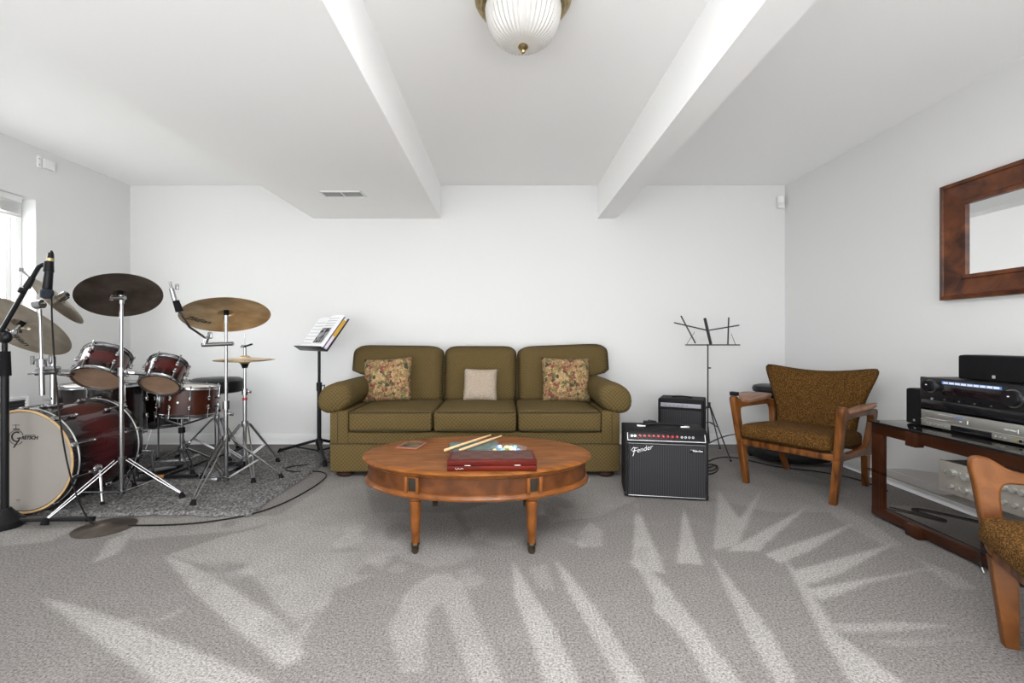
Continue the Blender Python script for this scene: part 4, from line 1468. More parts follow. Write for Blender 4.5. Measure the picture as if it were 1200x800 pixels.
# ------------------------------------------------------------------ guitar amplifiers
def tube_frame(b, x0, x1, z0, z1, y, r):
    b.tube([(x0, y, z0), (x1, y, z0), (x1, y, z1), (x0, y, z1)], r, 6, closed=True)
ga = thing('guitar_amplifier', 'larger black guitar amplifier with red knobs beside the sofa', 'amplifier', (1.000, 2.862, 0), radians(-9.5))
AW, AH, AD = 0.50, 0.425, 0.25
b = MB()
b.prism([(0, 0.008), (0, 0.352), (0.030, 0.415), (0.045, AH), (AD, AH), (AD, 0.008)], lambda a, b_, h: (h, a, b_), -AW / 2, AW / 2, 0.008)
add('cabinet', b, TOLEX, ga)
add('speaker_grille', MB().box((0, -0.004, 0.178), (AW - 0.045, 0.012, 0.318), 0.002), grille('silver_black_grille', (0.010, 0.010, 0.011), (0.050, 0.050, 0.054), 2 * pi / 0.0105), ga)
b = MB()
tube_frame(b, -AW / 2 + 0.02, AW / 2 - 0.02, 0.018, 0.342, -0.010, 0.0028)
add('grille_trim', b, STEEL, ga)
PM = at(0, 0.0, 0.352) @ Matrix.Rotation(radians(-25.5), 4, 'X')
add('control_panel', MB().box((0, -0.0015, 0.034), (AW - 0.035, 0.003, 0.056), 0.001, PM), BLACKM, ga)
b = MB()
b.box((0, -0.0035, 0.007), (AW - 0.035, 0.002, 0.0035), 0, PM).box((-AW / 2 + 0.0185, -0.0035, 0.03), (0.0035, 0.002, 0.048), 0, PM).box((AW / 2 - 0.0185, -0.0035, 0.03), (0.0035, 0.002, 0.048), 0, PM)
add('panel_line', b, WHITEINK, ga)
for k in range(9):
    x = -0.157 + k * 0.0272 + (0.004 if k > 4 else 0)
    add('knob', MB().cyl((x, -0.003, 0.033), (x, -0.020, 0.033), 0.0098, 0.0078, 16), REDKNOB, ga, PM)
for x in (-0.205, -0.186, 0.095, 0.117, 0.139, 0.161):
    add('jack', MB().lathe([(0.0035, 0), (0.0072, 0), (0.0072, 0.004), (0.0035, 0.004)], 14, M=Matrix.Rotation(pi / 2, 4, 'X'), closed=True), STEEL, ga, PM @ at(x, -0.003, 0.034))
add('handle', MB().tube(smooth_path([(-0.13, 0.12, AH + 0.006), (-0.09, 0.12, AH + 0.018), (0, 0.12, AH + 0.022), (0.09, 0.12, AH + 0.018), (0.13, 0.12, AH + 0.006)]), 0.009, 8), BLACK, ga)
for s in (-1, 1):
    add('handle_cap', MB().box((s * 0.135, 0.12, AH + 0.005), (0.055, 0.028, 0.010), 0.003), SILVERK, ga)
for sx_ in (-1, 1):
    add('corner_guard', MB().box((sx_ * (AW / 2 - 0.012), 0.012, 0.020), (0.028, 0.028, 0.026), 0.005), BLACKM, ga)
    for yy in (0.04, 0.21):
        add('foot', MB().cyl((sx_ * 0.2, yy, 0), (sx_ * 0.2, yy, 0.01), 0.016, n=14), RUBBER, ga)
# script badge: strokes of the maker's lettering, then the rest in slanted letters
b = MB()
G = -0.0115
b.tube(smooth_path([(-0.212, G, 0.297), (-0.205, G, 0.308), (-0.196, G, 0.318), (-0.186, G, 0.312), (-0.172, G, 0.316)], 1), 0.0019, 5)
b.tube(smooth_path([(-0.190, G, 0.314), (-0.193, G, 0.296), (-0.198, G, 0.272), (-0.202, G, 0.262)], 1), 0.0021, 5)
b.tube([(-0.205, G, 0.292), (-0.180, G, 0.299)], 0.0022, 5)
add('logo_script', b, WHITEINK, ga)
add('logo_lettering', text_mesh('ender', 0.042, 0.35, 0.0008, -0.0004, 'LEFT'), WHITEINK, ga, at(-0.181, G, 0.296) @ FRONT @ Matrix.Rotation(radians(16), 4, 'Z'))
add('model_badge', MB().box((0.178, -0.0105, 0.307), (0.078, 0.003, 0.019), 0.001), BLACKGLOSS, ga)
add('badge_lettering', text_mesh('Twin-One', 0.0145, 0.3, 0.0004, 0.0003), WHITEINK, ga, at(0.181, -0.0125, 0.307) @ FRONT)

pd = thing('effects_pedal', 'small black pedal lying on the rear edge of the larger guitar amplifier', 'pedal', (0.965, 3.068, AH), radians(-9.5))
add('pedal_body', MB().box((0, 0, 0.012), (0.085, 0.05, 0.022), 0.006), BLACK, pd)
add('rocker', MB().box((0.01, 0, 0.026), (0.05, 0.04, 0.006), 0.002, Matrix.Rotation(radians(4), 4, 'Y')), BLACKM, pd)

pa = thing('practice_amplifier', 'smaller black practice amplifier standing behind the red knobbed one', 'amplifier', (1.392, 3.66, 0), radians(-27))
add('cabinet', MB().box((0, 0.125, 0.262), (0.345, 0.25, 0.505), 0.014, seg=3), TOLEX, pa)
add('speaker_grille', MB().box((0, -0.001, 0.228), (0.30, 0.008, 0.40), 0.002), grille('dark_grille', (0.020, 0.020, 0.022), (0.050, 0.050, 0.055), 2 * pi / 0.012), pa)
add('control_panel', MB().box((0, -0.002, 0.465), (0.30, 0.008, 0.032), 0.002), plain('lavender_grey', (0.30, 0.295, 0.34), 0.4), pa)
for k in range(6):
    add('knob', MB().cyl((-0.11 + k * 0.032, -0.005, 0.465), (-0.11 + k * 0.032, -0.014, 0.465), 0.007, n=12), plain('grey_knob', (0.2, 0.2, 0.22), 0.4) if k == 0 else bpy.data.materials['grey_knob'], pa)
add('handle', MB().tube(smooth_path([(-0.08, 0.12, 0.515), (-0.05, 0.12, 0.524), (0.05, 0.12, 0.524), (0.08, 0.12, 0.515)]), 0.007, 8), BLACK, pa)
for xx in (-0.13, 0.13):
    for yy in (0.04, 0.21):
        add('foot', MB().cyl((xx, yy, 0), (xx, yy, 0.012), 0.014, n=12), RUBBER, pa)

# ------------------------------------------------------------------ folding wire music stand
wsY = 3.95
ws0 = W(831, 520, wsY)
wsx = ws0.x
ws = thing('wire_music_stand', 'folding wire music stand with an empty desk beside the guitar amplifiers', 'music stand', (wsx, wsY, 0))
def L_(px, py, Y):
    return W(px, py, Y) - Vector((wsx, wsY, 0))
GREYM = plain('dark_grey_metal', (0.045, 0.046, 0.047), 0.4, 0.6)
add('pole', MB().cyl((0, 0, 0.10), L_(829.5, 500, wsY), 0.008, n=10).cyl(L_(829.5, 500, wsY), L_(829.5, 403, wsY), 0.006, n=10), GREYM, ws)
add('pole_collar', MB().cyl((0, 0, 0.40), (0, 0, 0.45), 0.012, n=12), GREYM, ws)
add('height_screw', MB().cyl(L_(829.5, 431, wsY), L_(833, 431, wsY), 0.006, n=8), GREYM, ws)
add('desk_ledge', MB().box(L_(835, 404, wsY - .02), (0.46, 0.03, 0.010), 0.002), GREYM, ws)
yt, yb_ = wsY + 0.10, wsY
def bar(n, a, b_, w=0.006):
    add(n, MB().tube([a, b_], w, 6), GREYM, ws)
add('desk_spine', MB().tube([L_(833, 403, yb_), L_(826, 373, yt)], 0.014, 4), GREYM, ws)
bar('desk_bar', L_(790, 378, yt), L_(829, 387, wsY + .06))
bar('desk_bar', L_(830, 387, wsY + .06), L_(866, 381, yt))
bar('desk_bar', L_(798, 370, yt), L_(815, 402, yb_))
bar('desk_bar', L_(854, 372, yt), L_(853, 403, yb_))
bar('page_wire', L_(805, 403, wsY - 0.03), L_(814, 389, wsY), 0.002)
bar('page_wire', L_(862, 404, wsY - 0.03), L_(857, 391, wsY), 0.002)
for k, p in enumerate((FL(857, 541), FL(844, 526), Vector((1.50, 4.02, 0)))):
    q = p - Vector((wsx, wsY, 0))
    lg = add('leg', MB().tube([(0, 0, 0.44), q * 0.98 + Vector((0, 0, 0.006))], 0.0055, 6), GREYM, ws)
    add('strut', MB().tube([(0, 0, 0.28), q * 0.40 + Vector((0, 0, 0.26 * 0.98))], 0.004, 6), GREYM, lg)
    add('rubber_foot', MB().sphere((q.x * .98, q.y * .98, 0.008), 0.008, 8, 6), RUBBER, lg)

# ------------------------------------------------------------------ black music stand with sheet music
bm0 = Vector((-1.554, 3.85, 0))
bs = thing('music_stand', 'black music stand holding sheet music between drums and sofa', 'music stand', bm0)
add('pole', MB().cyl((0, 0, 0.05), (0, 0, 0.60), 0.017, n=14).cyl((0, 0, 0.60), (0, 0, 0.95), 0.012, n=14), BLACKM, bs)
add('pole_collar', MB().cyl((0, 0, 0.56), (0, 0, 0.63), 0.022, n=14), BLACKM, bs)
add('height_lever', MB().tube([(0.02, 0, 0.60), (0.045, -0.005, 0.61), (0.045, -0.005, 0.565)], 0.006, 6), BLACKM, bs)
add('hub', MB().lathe([(0, 0.10), (0.022, 0.10), (0.03, 0.125), (0.03, 0.15), (0.02, 0.165), (0, 0.165)], 18), BLACKM, bs)
for p in (FL(327, 532), FL(381, 547), Vector((-1.325, 4.12, 0))):
    q = p - bm0
    q.z = 0
    lg = add('leg', MB().tube([(q.x * .06, q.y * .06, 0.145), (q.x * .9, q.y * .9, 0.035 + RZ * .5), (q.x, q.y, 0.014 + RZ * .5)], 0.012, 8), BLACKM, bs)
    add('strut', MB().tube([(0, 0, 0.06), (q.x * .55, q.y * .55, 0.075)], 0.007, 6), BLACKM, lg)
    add('rubber_foot', MB().cyl((q.x, q.y, 0.004 + (RZ * .5 if q.x < 0.1 else 0)), (q.x * .95, q.y * .95, 0.045), 0.017, 0.014, 10), RUBBER, lg)
# desk frame: e1 along the lip, e2 up the desk, e3 out of the desk front
lipL, lipR = Vector((-1.80, 4.02, 0.905)), Vector((-1.42, 3.66, 0.905))
e1 = (lipR - lipL).normalized()
back = Vector((-e1.y, e1.x, 0)) * 1.0
if back.y < 0:
    back = -back
e2 = (back * sin(radians(36)) + Vector((0, 0, 1)) * cos(radians(36))).normalized()
e3 = e1.cross(e2).normalized()
DM = Matrix((e1, e2, e3)).transposed().to_4x4()
dc = (lipL + lipR) / 2
DMw = Matrix.Translation(dc) @ DM
DMl = Matrix.Translation(dc - bm0) @ DM
add('desk', MB().box((0, 0.16, -0.012), (0.52, 0.32, 0.006), 0.002), BLACKM, bs, DMl)
add('desk_lip', MB().box((0, -0.003, 0.02), (0.52, 0.005, 0.07), 0.002), BLACKM, bs, DMl)
add('tilt_clamp', MB().tube([Vector((0, 0, 0.93)), (DMl @ Vector((0, 0.10, -0.012)))], 0.016, 8), BLACKM, bs)
def on_desk(name, label, cat):
    o = thing(name, label, cat)
    o.matrix_world = DMw
    return o
sb = on_desk('songbook', 'thick colour edged songbook standing on the music stand desk', 'book')
sb.location = dc + e1 * 0.10
add('pages', MB().box((0.03, 0.16, 0.008), (0.225, 0.30, 0.026), 0.002), PAPER, sb)
add('cover', MB().box((0.03, 0.16, -0.0065), (0.235, 0.31, 0.003)).box((0.03, 0.16, 0.0225), (0.235, 0.31, 0.003)), plain('purple_cover', (0.16, 0.09, 0.20), 0.5), sb)
add('spine_band', MB().box((0.146, 0.21, 0.008), (0.004, 0.16, 0.027)), plain('yellow_band', (0.6, 0.36, 0.03), 0.5), sb)
sh = on_desk('sheet_music', 'open white sheet with a dark picture on the music stand', 'paper')
sh.location = dc - e1 * 0.03
def sheet(x0, x1, z, bend):
    return MB().grid(lambda u, v_: (x0 + (x1 - x0) * u, 0.003 + 0.325 * v_, z + bend * sin(pi * u)), 10, 4).grid(lambda u, v_: (x0 + (x1 - x0) * u, 0.003 + 0.325 * v_, z - 0.0008 + bend * sin(pi * u)), 10, 4)
add('page', sheet(-0.24, 0.03, 0.008, 0.012), PAPER, sh)
add('page', sheet(0.03, 0.275, 0.031, 0.010), PAPER, sh)
add('picture', MB().box((0.145, 0.115, 0.0445), (0.15, 0.15, 0.0012)), ramp_noise('picture_print', [(0.40, (0.015, 0.015, 0.015)), (0.6, (0.30, 0.30, 0.30))], 34), sh)
b = MB()
for k in range(7):
    b.box((-0.10, 0.05 + k * 0.036, 0.0205), (0.17, 0.003, 0.0008))
for k in range(4):
    b.box((0.15, 0.215 + k * 0.025, 0.0435), (0.17, 0.003, 0.0008))
add('staff_lines', b, GREYINK, sh)

# ------------------------------------------------------------------ drum kit helpers
BURST = burst('burgundy_burst', (0.006, 0.003, 0.003), (0.062, 0.006, 0.006), 0.18)
BURST_B = burst('burgundy_burst_deep', (0.006, 0.003, 0.004), (0.050, 0.006, 0.008), 0.45)
BROWNSHELL = wood('snare_shell', (0.022, 0.005, 0.003), (0.052, 0.013, 0.006), (12, 12, 4), 0.25, 0.4, 6, 0.2)
DARKSHELL = burst('dark_shell', (0.006, 0.005, 0.005), (0.016, 0.006, 0.006), 0.38, 0.25)

def hoop_prof(R, h, t=0.004):
    return [(R, 0), (R + t, 0), (R + t + 0.004, h * .15), (R + t + 0.002, h * .3), (R + t, h * .5), (R + t, h * .85), (R + t + 0.006, h * .93), (R + t + 0.004, h), (R, h)]

LUG = {}
def lug_mesh(L):
    if L not in LUG:
        b = MB().box((0.009, 0, 0), (0.016, 0.017, L * .42), 0.005)
        b.sphere((0.016, 0, L * .14), 0.0085, 10, 7).sphere((0.016, 0, -L * .14), 0.0085, 10, 7)
        LUG[L] = b.mesh('lug')
    return LUG[L]

def drum(name, label, loc, R, Hh, up, xref, nl, shell, top, bottom, lug_z=None, group=None):
    t = thing(name, label, 'drum', loc, R=basis(up, xref), group=group)
    add('shell', MB().lathe([(R - 0.006, 0.0), (R, 0.0), (R, Hh), (R - 0.006, Hh)], 48, closed=True), shell, t)
    add('hoop', MB().lathe(hoop_prof(R, 0.026), 48, M=at(0, 0, Hh - 0.012), closed=True), CHROME, t)
    add('hoop', MB().lathe(hoop_prof(R, 0.026), 48, M=at(0, 0, 0.012) @ Matrix.Scale(-1, 4, (0, 0, 1)), closed=True), CHROME, t)
    add('batter_head', MB().lathe([(0, Hh + 0.002), (R * .985, Hh + 0.002), (R * .995, Hh - 0.006)], 48), top, t)
    add('resonant_head', MB().lathe([(0, -0.002), (R * .985, -0.002), (R * .995, 0.006)], 48), bottom, t)
    rows = lug_z or (Hh * .32, Hh * .68)
    L = 0.075
    for k in range(nl):
        a = 2 * pi * (k + .5) / nl
        rot = Matrix.Rotation(a, 4, 'Z')
        for z in rows:
            add('lug', lug_mesh(L), CHROME, t, rot @ at(R, 0, z))
        add('tension_rod', MB().cyl((R + 0.013, 0, -0.012), (R + 0.013, 0, rows[0]), 0.0032, n=6).cyl((R + 0.013, 0, -0.016), (R + 0.013, 0, -0.004), 0.006, n=8), CHROME, t, rot)
        add('tension_rod', MB().cyl((R + 0.013, 0, rows[-1]), (R + 0.013, 0, Hh + 0.012), 0.0032, n=6).cyl((R + 0.013, 0, Hh + 0.008), (R + 0.013, 0, Hh + 0.022), 0.006, n=8), CHROME, t, rot)
    return t

# bass drum: local z points at the viewer
BDX, BDR, BZ = -2.695, 0.278, RZ + 0.292
bd = thing('bass_drum', 'large burgundy bass drum with a cream front head on the rug', 'drum', (BDX, 3.045, BZ), R=Matrix.Rotation(pi / 2, 3, 'X'))
BL = 0.465
add('shell', MB().lathe([(BDR - 0.008, 0.01), (BDR, 0.01), (BDR, BL - 0.01), (BDR - 0.008, BL - 0.01)], 72, closed=True), BURST_B, bd)
for z0, n_ in ((-0.012, 0), (BL - 0.03, 1)):
    hp = add('hoop', MB().lathe([(BDR - 0.002, z0), (BDR + 0.014, z0), (BDR + 0.014, z0 + 0.042), (BDR - 0.002, z0 + 0.042)], 72, closed=True), plain('black_hoop', (0.012, 0.010, 0.012), 0.2, coat=0.6) if n_ == 0 else bpy.data.materials['black_hoop'], bd)
    add('hoop_inlay', MB().lathe([(BDR + 0.0142, z0 + 0.003), (BDR + 0.0158, z0 + 0.004), (BDR + 0.0158, z0 + 0.011), (BDR + 0.0142, z0 + 0.012)] if n_ else
                                 [(BDR + 0.0142, z0 + 0.03), (BDR + 0.0158, z0 + 0.031), (BDR + 0.0158, z0 + 0.038), (BDR + 0.0142, z0 + 0.039)], 72, closed=True), SILVERK, hp)
add('maple_edge', MB().lathe([(BDR + 0.001, BL + 0.008), (BDR + 0.0125, BL + 0.0118), (BDR + 0.0125, BL + 0.0150), (BDR + 0.004, BL + 0.0165), (BDR + 0.001, BL + 0.015)], 72, closed=True), MAPLE, bd)
add('front_head', MB().lathe([(0, BL + 0.010), (BDR - 0.004, BL + 0.010), (BDR + 0.001, BL + 0.004)], 72), HEAD, bd)
add('rear_head', MB().lathe([(0, -0.002), (BDR - 0.004, -0.002), (BDR - 0.001, 0.004)], 72), HEADW, bd)
for k in range(10):
    a = 2 * pi * (k + .5) / 10
    rot = Matrix.Rotation(a, 4, 'Z')
    for z in (0.115, BL - 0.115):
        add('lug', lug_mesh(0.12), CHROME, bd, rot @ at(BDR, 0, z))
    for z0, z1, zc in ((BL + 0.012, BL - 0.11, BL + 0.0), (-0.006, 0.11, 0.0)):
        tr_ = add('tension_rod', MB().cyl((BDR + 0.021, 0, z0), (BDR + 0.021, 0, z1), 0.004, n=8), CHROME, bd, rot)
        add('claw', MB().box((BDR + 0.018, 0, zc), (0.012, 0.03, 0.036), 0.004), CHROME, tr_)
for s in (-1, 1):
    a = radians(-20 if s > 0 else 200)
    px_, py_ = (BDR + 0.006) * cos(a), (BDR + 0.006) * sin(a)
    spr = add('spur', MB().tube([(px_ + s * 0.015, py_, 0.30), (px_ + s * 0.060, -0.288, 0.335)], [0.010, 0.007], 8), CHROME, bd)
    add('spur_bracket', MB().lathe([(0, 0), (0.034, 0), (0.036, 0.006), (0.03, 0.014), (0.012, 0.02), (0, 0.02)], 20, M=at(px_, py_, 0.30) @ Matrix.Rotation(s * pi / 2, 4, 'Y') @ at(0, 0, -0.004)), CHROME, spr)
    add('spur_tip', MB().cyl((px_ + s * 0.058, -0.272, 0.333), (px_ + s * 0.061, -0.291, 0.336), 0.011, n=10), RUBBER, spr)
# printed emblem on the front head: ring, big initial, slanted letters, little stick figure of a drum above
b = MB()
ZF = BL + 0.0115
def arc(cx0, cy0, r, a0, a1, k=24):
    return [(cx0 + r * cos(radians(a0 + (a1 - a0) * i / k)), cy0 + r * sin(radians(a0 + (a1 - a0) * i / k)), ZF) for i in range(k + 1)]
gx_, gy_ = -0.030, 0.135
b.tube(arc(gx_, gy_, 0.040, 20, 325), 0.0016, 5)
b.tube(arc(gx_ + 0.002, gy_ + 0.003, 0.026, 60, 300), 0.0042, 6)
b.tube([(gx_ + 0.020, gy_ - 0.004, ZF), (gx_ + 0.004, gy_ - 0.030, ZF), (gx_ - 0.014, gy_ - 0.056, ZF)], 0.0036, 6)
b.tube([(gx_ + 0.006, gy_ - 0.006, ZF), (gx_ + 0.024, gy_ - 0.002, ZF)], 0.003, 6)
b.tube([(gx_ + 0.045, gy_ + 0.011, ZF), (gx_ + 0.105, gy_ + 0.013, ZF)], 0.0014, 5)
b.tube([(gx_ - 0.022, gy_ + 0.068, ZF), (gx_ + 0.018, gy_ + 0.068, ZF)], 0.0015, 5)
b.tube([(gx_ - 0.002, gy_ + 0.072, ZF), (gx_ - 0.002, gy_ + 0.048, ZF)], 0.0012, 5)
b.tube([(gx_ - 0.016, gy_ + 0.046, ZF), (gx_ + 0.016, gy_ + 0.046, ZF)], 0.0032, 5)
add('emblem', b, INK, bd)
add('emblem_lettering', text_mesh('RETSCH', 0.026, 0.25, 0.0004, 0.0012, 'LEFT', 0.95), INK, bd, at(gx_ + 0.028, gy_ - 0.003, ZF))
add('head_mark', MB().box((-0.02, -0.215, ZF), (0.022, 0.009, 0.0006)).box((-0.02, -0.226, ZF), (0.015, 0.003, 0.0006)), GREYINK, bd)
# tom holder on top of the bass drum (posts are part of the drum)
hb = add('tom_holder', MB().cyl((0, BDR - 0.004, 0.30), (0, BDR + 0.30, 0.30), 0.014, n=14).box((0, BDR + 0.008, 0.30), (0.07, 0.02, 0.07), 0.006), CHROME, bd)
add('holder_clamp', MB().box((0, BDR + 0.22, 0.30), (0.06, 0.045, 0.05), 0.008).box((-0.06, BDR + 0.21, 0.30), (0.07, 0.03, 0.03), 0.006), CHROME, hb)
add('wing_nut', MB().box((0.0, BDR + 0.05, 0.335), (0.05, 0.014, 0.008), 0.003), CHROME, hb)
def bd_local(p):
    p = Vector(p) - Vector((BDX, 3.045, BZ))
    return Vector((p.x, p.z, -p.y))
add('tom_arm', MB().tube([bd_local(W(68, 434, 2.745)), bd_local(W(82, 434, 2.745)), bd_local(W(90, 428, 2.80))], 0.008, 8), CHROME, hb)
add('tom_arm', MB().tube([bd_local(W(68, 438, 2.745)), bd_local(W(84, 440, 2.95)), bd_local(W(92, 430, 3.06))], 0.010, 8), CHROME, hb)

# rack toms, floor toms, snare
t1 = drum('rack_tom', 'burgundy rack tom tilted away, wider of the two, over the bass drum', W(114.2, 443, 3.05), 0.131, 0.185, (-0.153, 0.609, 0.778), (1, 0, 0), 6, BURST, HEADW, HEADTAN)
t2 = drum('rack_tom', 'smaller burgundy rack tom tilted away beside the snare drum', W(187.8, 450.1, 3.12), 0.112, 0.165, (-0.129, 0.637, 0.76), (1, 0, 0), 6, BURST, HEADW, HEADTAN)
br = MB()
pA, pB = W(140, 438, 3.0), W(172, 440, 3.08)
add('mount_bracket', MB().tube([t1.matrix_basis.inverted() @ W(143, 436, 2.98), t1.matrix_basis.inverted() @ W(158, 437, 3.02)], 0.013, 8).tube([t1.matrix_basis.inverted() @ W(147, 448, 2.99), t1.matrix_basis.inverted() @ W(161, 449, 3.05)], 0.008, 8), CHROME, t1)
add('mount_bracket', MB().tube([t2.matrix_basis.inverted() @ W(158, 437, 3.02), t2.matrix_basis.inverted() @ W(172, 438, 3.03)], 0.013, 8), CHROME, t2)

def floor_tom(label, x, y, R, z0, z1, legs_deg):
    t = drum('floor_tom', label, (x, y, z0), R, z1 - z0, (0, 0, 1), (1, 0, 0), 8, DARKSHELL, HEADW, HEADTAN)
    for d in legs_deg:
        a = radians(d)
        c_, s_ = cos(a), sin(a)
        lg = add('leg', MB().tube([((R + 0.02) * c_, (R + 0.02) * s_, 0.20), ((R + 0.02) * c_, (R + 0.02) * s_, -z0 + 0.12), ((R + 0.05) * c_, (R + 0.05) * s_, -z0 + RZ + 0.02)], 0.0065, 8), CHROME, t)
        add('leg_bracket', MB().box(((R + 0.015) * c_, (R + 0.015) * s_, 0.12), (0.035, 0.035, 0.05), 0.006), CHROME, lg)
        add('rubber_foot', MB().cyl(((R + 0.05) * c_, (R + 0.05) * s_, -z0 + RZ), ((R + 0.047) * c_, (R + 0.047) * s_, -z0 + RZ + 0.03), 0.014, n=10), RUBBER, lg)
    return t
floor_tom('wide dark floor tom standing behind the bass drum', (121 - CX) / F_PX * 3.40, 3.40, 0.250, 0.30, 0.655, (100, 200, 330))
floor_tom('narrow dark floor tom standing behind the snare drum', (190 - CX) / F_PX * 3.87, 3.87, 0.185, 0.285, 0.625, (80, 215, 300))

sn = drum('snare_drum', 'reddish brown snare drum with chrome hoops on a tripod stand', W(220, 484, 3.42), 0.182, 0.195, (0.06, 0.03, 1), (1, 0, 0), 10, BROWNSHELL, HEADW, HEADTAN, lug_z=(0.065, 0.13))
add('strainer', MB().box((0, 0, 0), (0.05, 0.022, 0.085), 0.005).box((0, -0.012, 0.01), (0.02, 0.012, 0.06), 0.003), CHROME, sn, Matrix.Rotation(radians(-122), 4, 'Z') @ at(0.19, 0, 0.10) @ Matrix.Rotation(pi / 2, 4, 'Z'))
add('air_vent', MB().lathe([(0.002, 0), (0.007, 0), (0.007, 0.003), (0.002, 0.003)], 14, M=Matrix.Rotation(radians(-76), 4, 'Z') @ at(0.182, 0, 0.10) @ Matrix.Rotation(pi / 2, 4, 'Y'), closed=True), CHROME, sn)

# ------------------------------------------------------------------ stands
def tripod(t, hub_z, low_z, feet, r=0.0046, double=True, mat=CHROME, foot_z=RZ):
    for q in feet:
        q = Vector((q[0], q[1], 0))
        d = q.normalized()
        side = Vector((-d.y, d.x, 0)) * (0.0155 if double else 0)
        top = Vector((d.x * 0.03, d.y * 0.03, hub_z))
        mid_ = top.lerp(Vector((q.x, q.y, foot_z + 0.02)), 0.55)
        end = Vector((q.x, q.y, foot_z + 0.022))
        b = MB()
        for s in ((-1, 1) if double else (0,)):
            b.tube([top + side * s, mid_ + side * s, end + side * s * 0.35], r if double else r * 1.3, 6)
        lg = add('leg', b, mat, t)
        b = MB()
        for s in ((-1, 1) if double else (0,)):
            b.tube([Vector((d.x * 0.015, d.y * 0.015, low_z)) + side * s * .8, mid_ + side * s * 0.8], r * 0.85, 6)
        add('brace', b, mat, lg)
        add('rubber_foot', MB().cyl(Vector((q.x, q.y, foot_z + 0.001)), end + Vector((-d.x * .01, -d.y * .01, 0.012)), 0.019, 0.011, 10), RUBBER, lg)
    add('leg_collar', MB().cyl((0, 0, hub_z - 0.02), (0, 0, hub_z + 0.02), 0.024, n=14), mat, t)
    add('lower_collar', MB().cyl((0, 0, low_z - 0.015), (0, 0, low_z + 0.012), 0.02, n=14), mat, t)

def wingnut(t, p, ang=0.0, name='wing_nut'):
    p = Vector(p)
    M = Matrix.Translation(p) @ Matrix.Rotation(ang, 4, 'Z')
    add(name, MB().box((0.03, 0, 0), (0.03, 0.008, 0.022), 0.003).cyl((0, 0, 0), (0.03, 0, 0), 0.006, n=8), CHROME, t, M)

def cym_z(r, R):
    z = -0.075 * R * (r / R) ** 2
    rb = 0.19 * R
    if r < rb:
        z += 0.085 * R * sqrt(max(0, 1 - (r / rb) ** 2))
    return z

def cymbal(name, label, loc, R, up, m, xref=(1, 0, 0), text=None, text_pos=None, group=None, nut=True):
    t = thing(name, label, 'cymbal', loc, R=basis(up, xref), group=group)
    rs = [0.006] + [R * q for q in (0.05, 0.10, 0.14, 0.165, 0.18, 0.19, 0.22, 0.3, 0.45, 0.6, 0.75, 0.88, 0.97, 1.0)]
    top = [(r, cym_z(r, R) + 0.0012) for r in rs]
    bot = [(r, cym_z(r, R) - 0.0008) for r in rs[::-1]]
    add('disc', MB().lathe(top + bot, 72, closed=True).mesh('disc', 50), m, t)
    if nut:
        add('felt', MB().cyl((0, 0, -0.012), (0, 0, 0.03 + 0.085 * R), 0.016, n=14), RUBBER, t)
    if text:
        tx, ty, ang, size = text_pos
        me = text_mesh(text, size, 0.3, 0.0, 0.0012, 'CENTER', 1.0)
        M = at(tx, ty, 0) @ Matrix.Rotation(ang, 4, 'Z') @ Matrix.Rotation(pi, 4, 'X')
        for v_ in me.vertices:
            p = M @ v_.co
            p.z = cym_z(sqrt(p.x ** 2 + p.y ** 2), R) - 0.0018
            v_.co = p
        add('logo_lettering', me, INK, t)
    return t

# dark ride on the stand nearest the viewer
sA = Vector((-2.29, 2.75, 0))
A = thing('cymbal_stand', 'chrome cymbal stand beside the bass drum under the dark cymbal', 'stand', sA)
add('lower_tube', MB().cyl((0, 0, 0.08), (0, 0, 0.80), 0.0125, n=14), CHROME, A)
add('upper_tube', MB().cyl((0, 0, 0.80), (0, 0, 1.215), 0.0095, n=14), CHROME, A)
add('tube_clamp', MB().cyl((0, 0, 0.775), (0, 0, 0.825), 0.02, n=14), CHROME, A)
wingnut(A, (0.015, -0.005, 0.80), -0.4)
tripod(A, 0.275, 0.085, [FL(52, 615, RZ) - sA, FL(214, 583, RZ) - sA, (-0.13, 0.26, 0)], mat=DULL)
upA = Vector((-0.403, 0.393, 0.827))
cA = W(140.6, 344.3, 2.82)
add('tilter', MB().cyl((0, 0, 1.205), (0, 0, 1.255), 0.016, n=14).tube([(0, 0, 1.235), tuple(cA - sA)], 0.007, 8).cyl((-0.045, -0.01, 1.238), (0.03, -0.01, 1.238), 0.012, n=12), CHROME, A)
add('wing_nut', MB().box((-0.05, -0.012, 1.238), (0.022, 0.01, 0.034), 0.004), CHROME, A)
cymbal('ride_cymbal', 'dark bronze cymbal tilted on the stand over the bass drum', cA, 0.213, upA, CYM_DARK)

# golden cymbal with lettering
sB = Vector((-1.847, 3.05, 0))
Bst = thing('cymbal_stand', 'chrome cymbal stand under the golden lettered cymbal, with a spare boom', 'stand', sB)
add('lower_tube', MB().cyl((0, 0, 0.075), (0, 0, 0.56), 0.0125, n=14), CHROME, Bst)
add('upper_tube', MB().cyl((0, 0, 0.56), (0, 0, 1.115), 0.0095, n=14), CHROME, Bst)
add('tube_clamp', MB().cyl((0, 0, 0.53), (0, 0, 0.585), 0.02, n=14), CHROME, Bst)
wingnut(Bst, (0.015, -0.005, 0.50), -0.3)
tripod(Bst, 0.335, 0.075, [FL(226, 592, RZ) - sB, FL(330, 560, RZ) - sB, (-0.27, 0.17, 0)])
cB = W(265.2, 366.6, 3.12)
upB = Vector((-0.229, 0.322, 0.919))
add('tilter', MB().cyl((0, 0, 1.105), (0, 0, 1.15), 0.015, n=14).tube([(0, 0, 1.13), tuple(cB - sB)], 0.006, 8), CHROME, Bst)
def Bl(px, py, Y):
    return W(px, py, Y) - sB
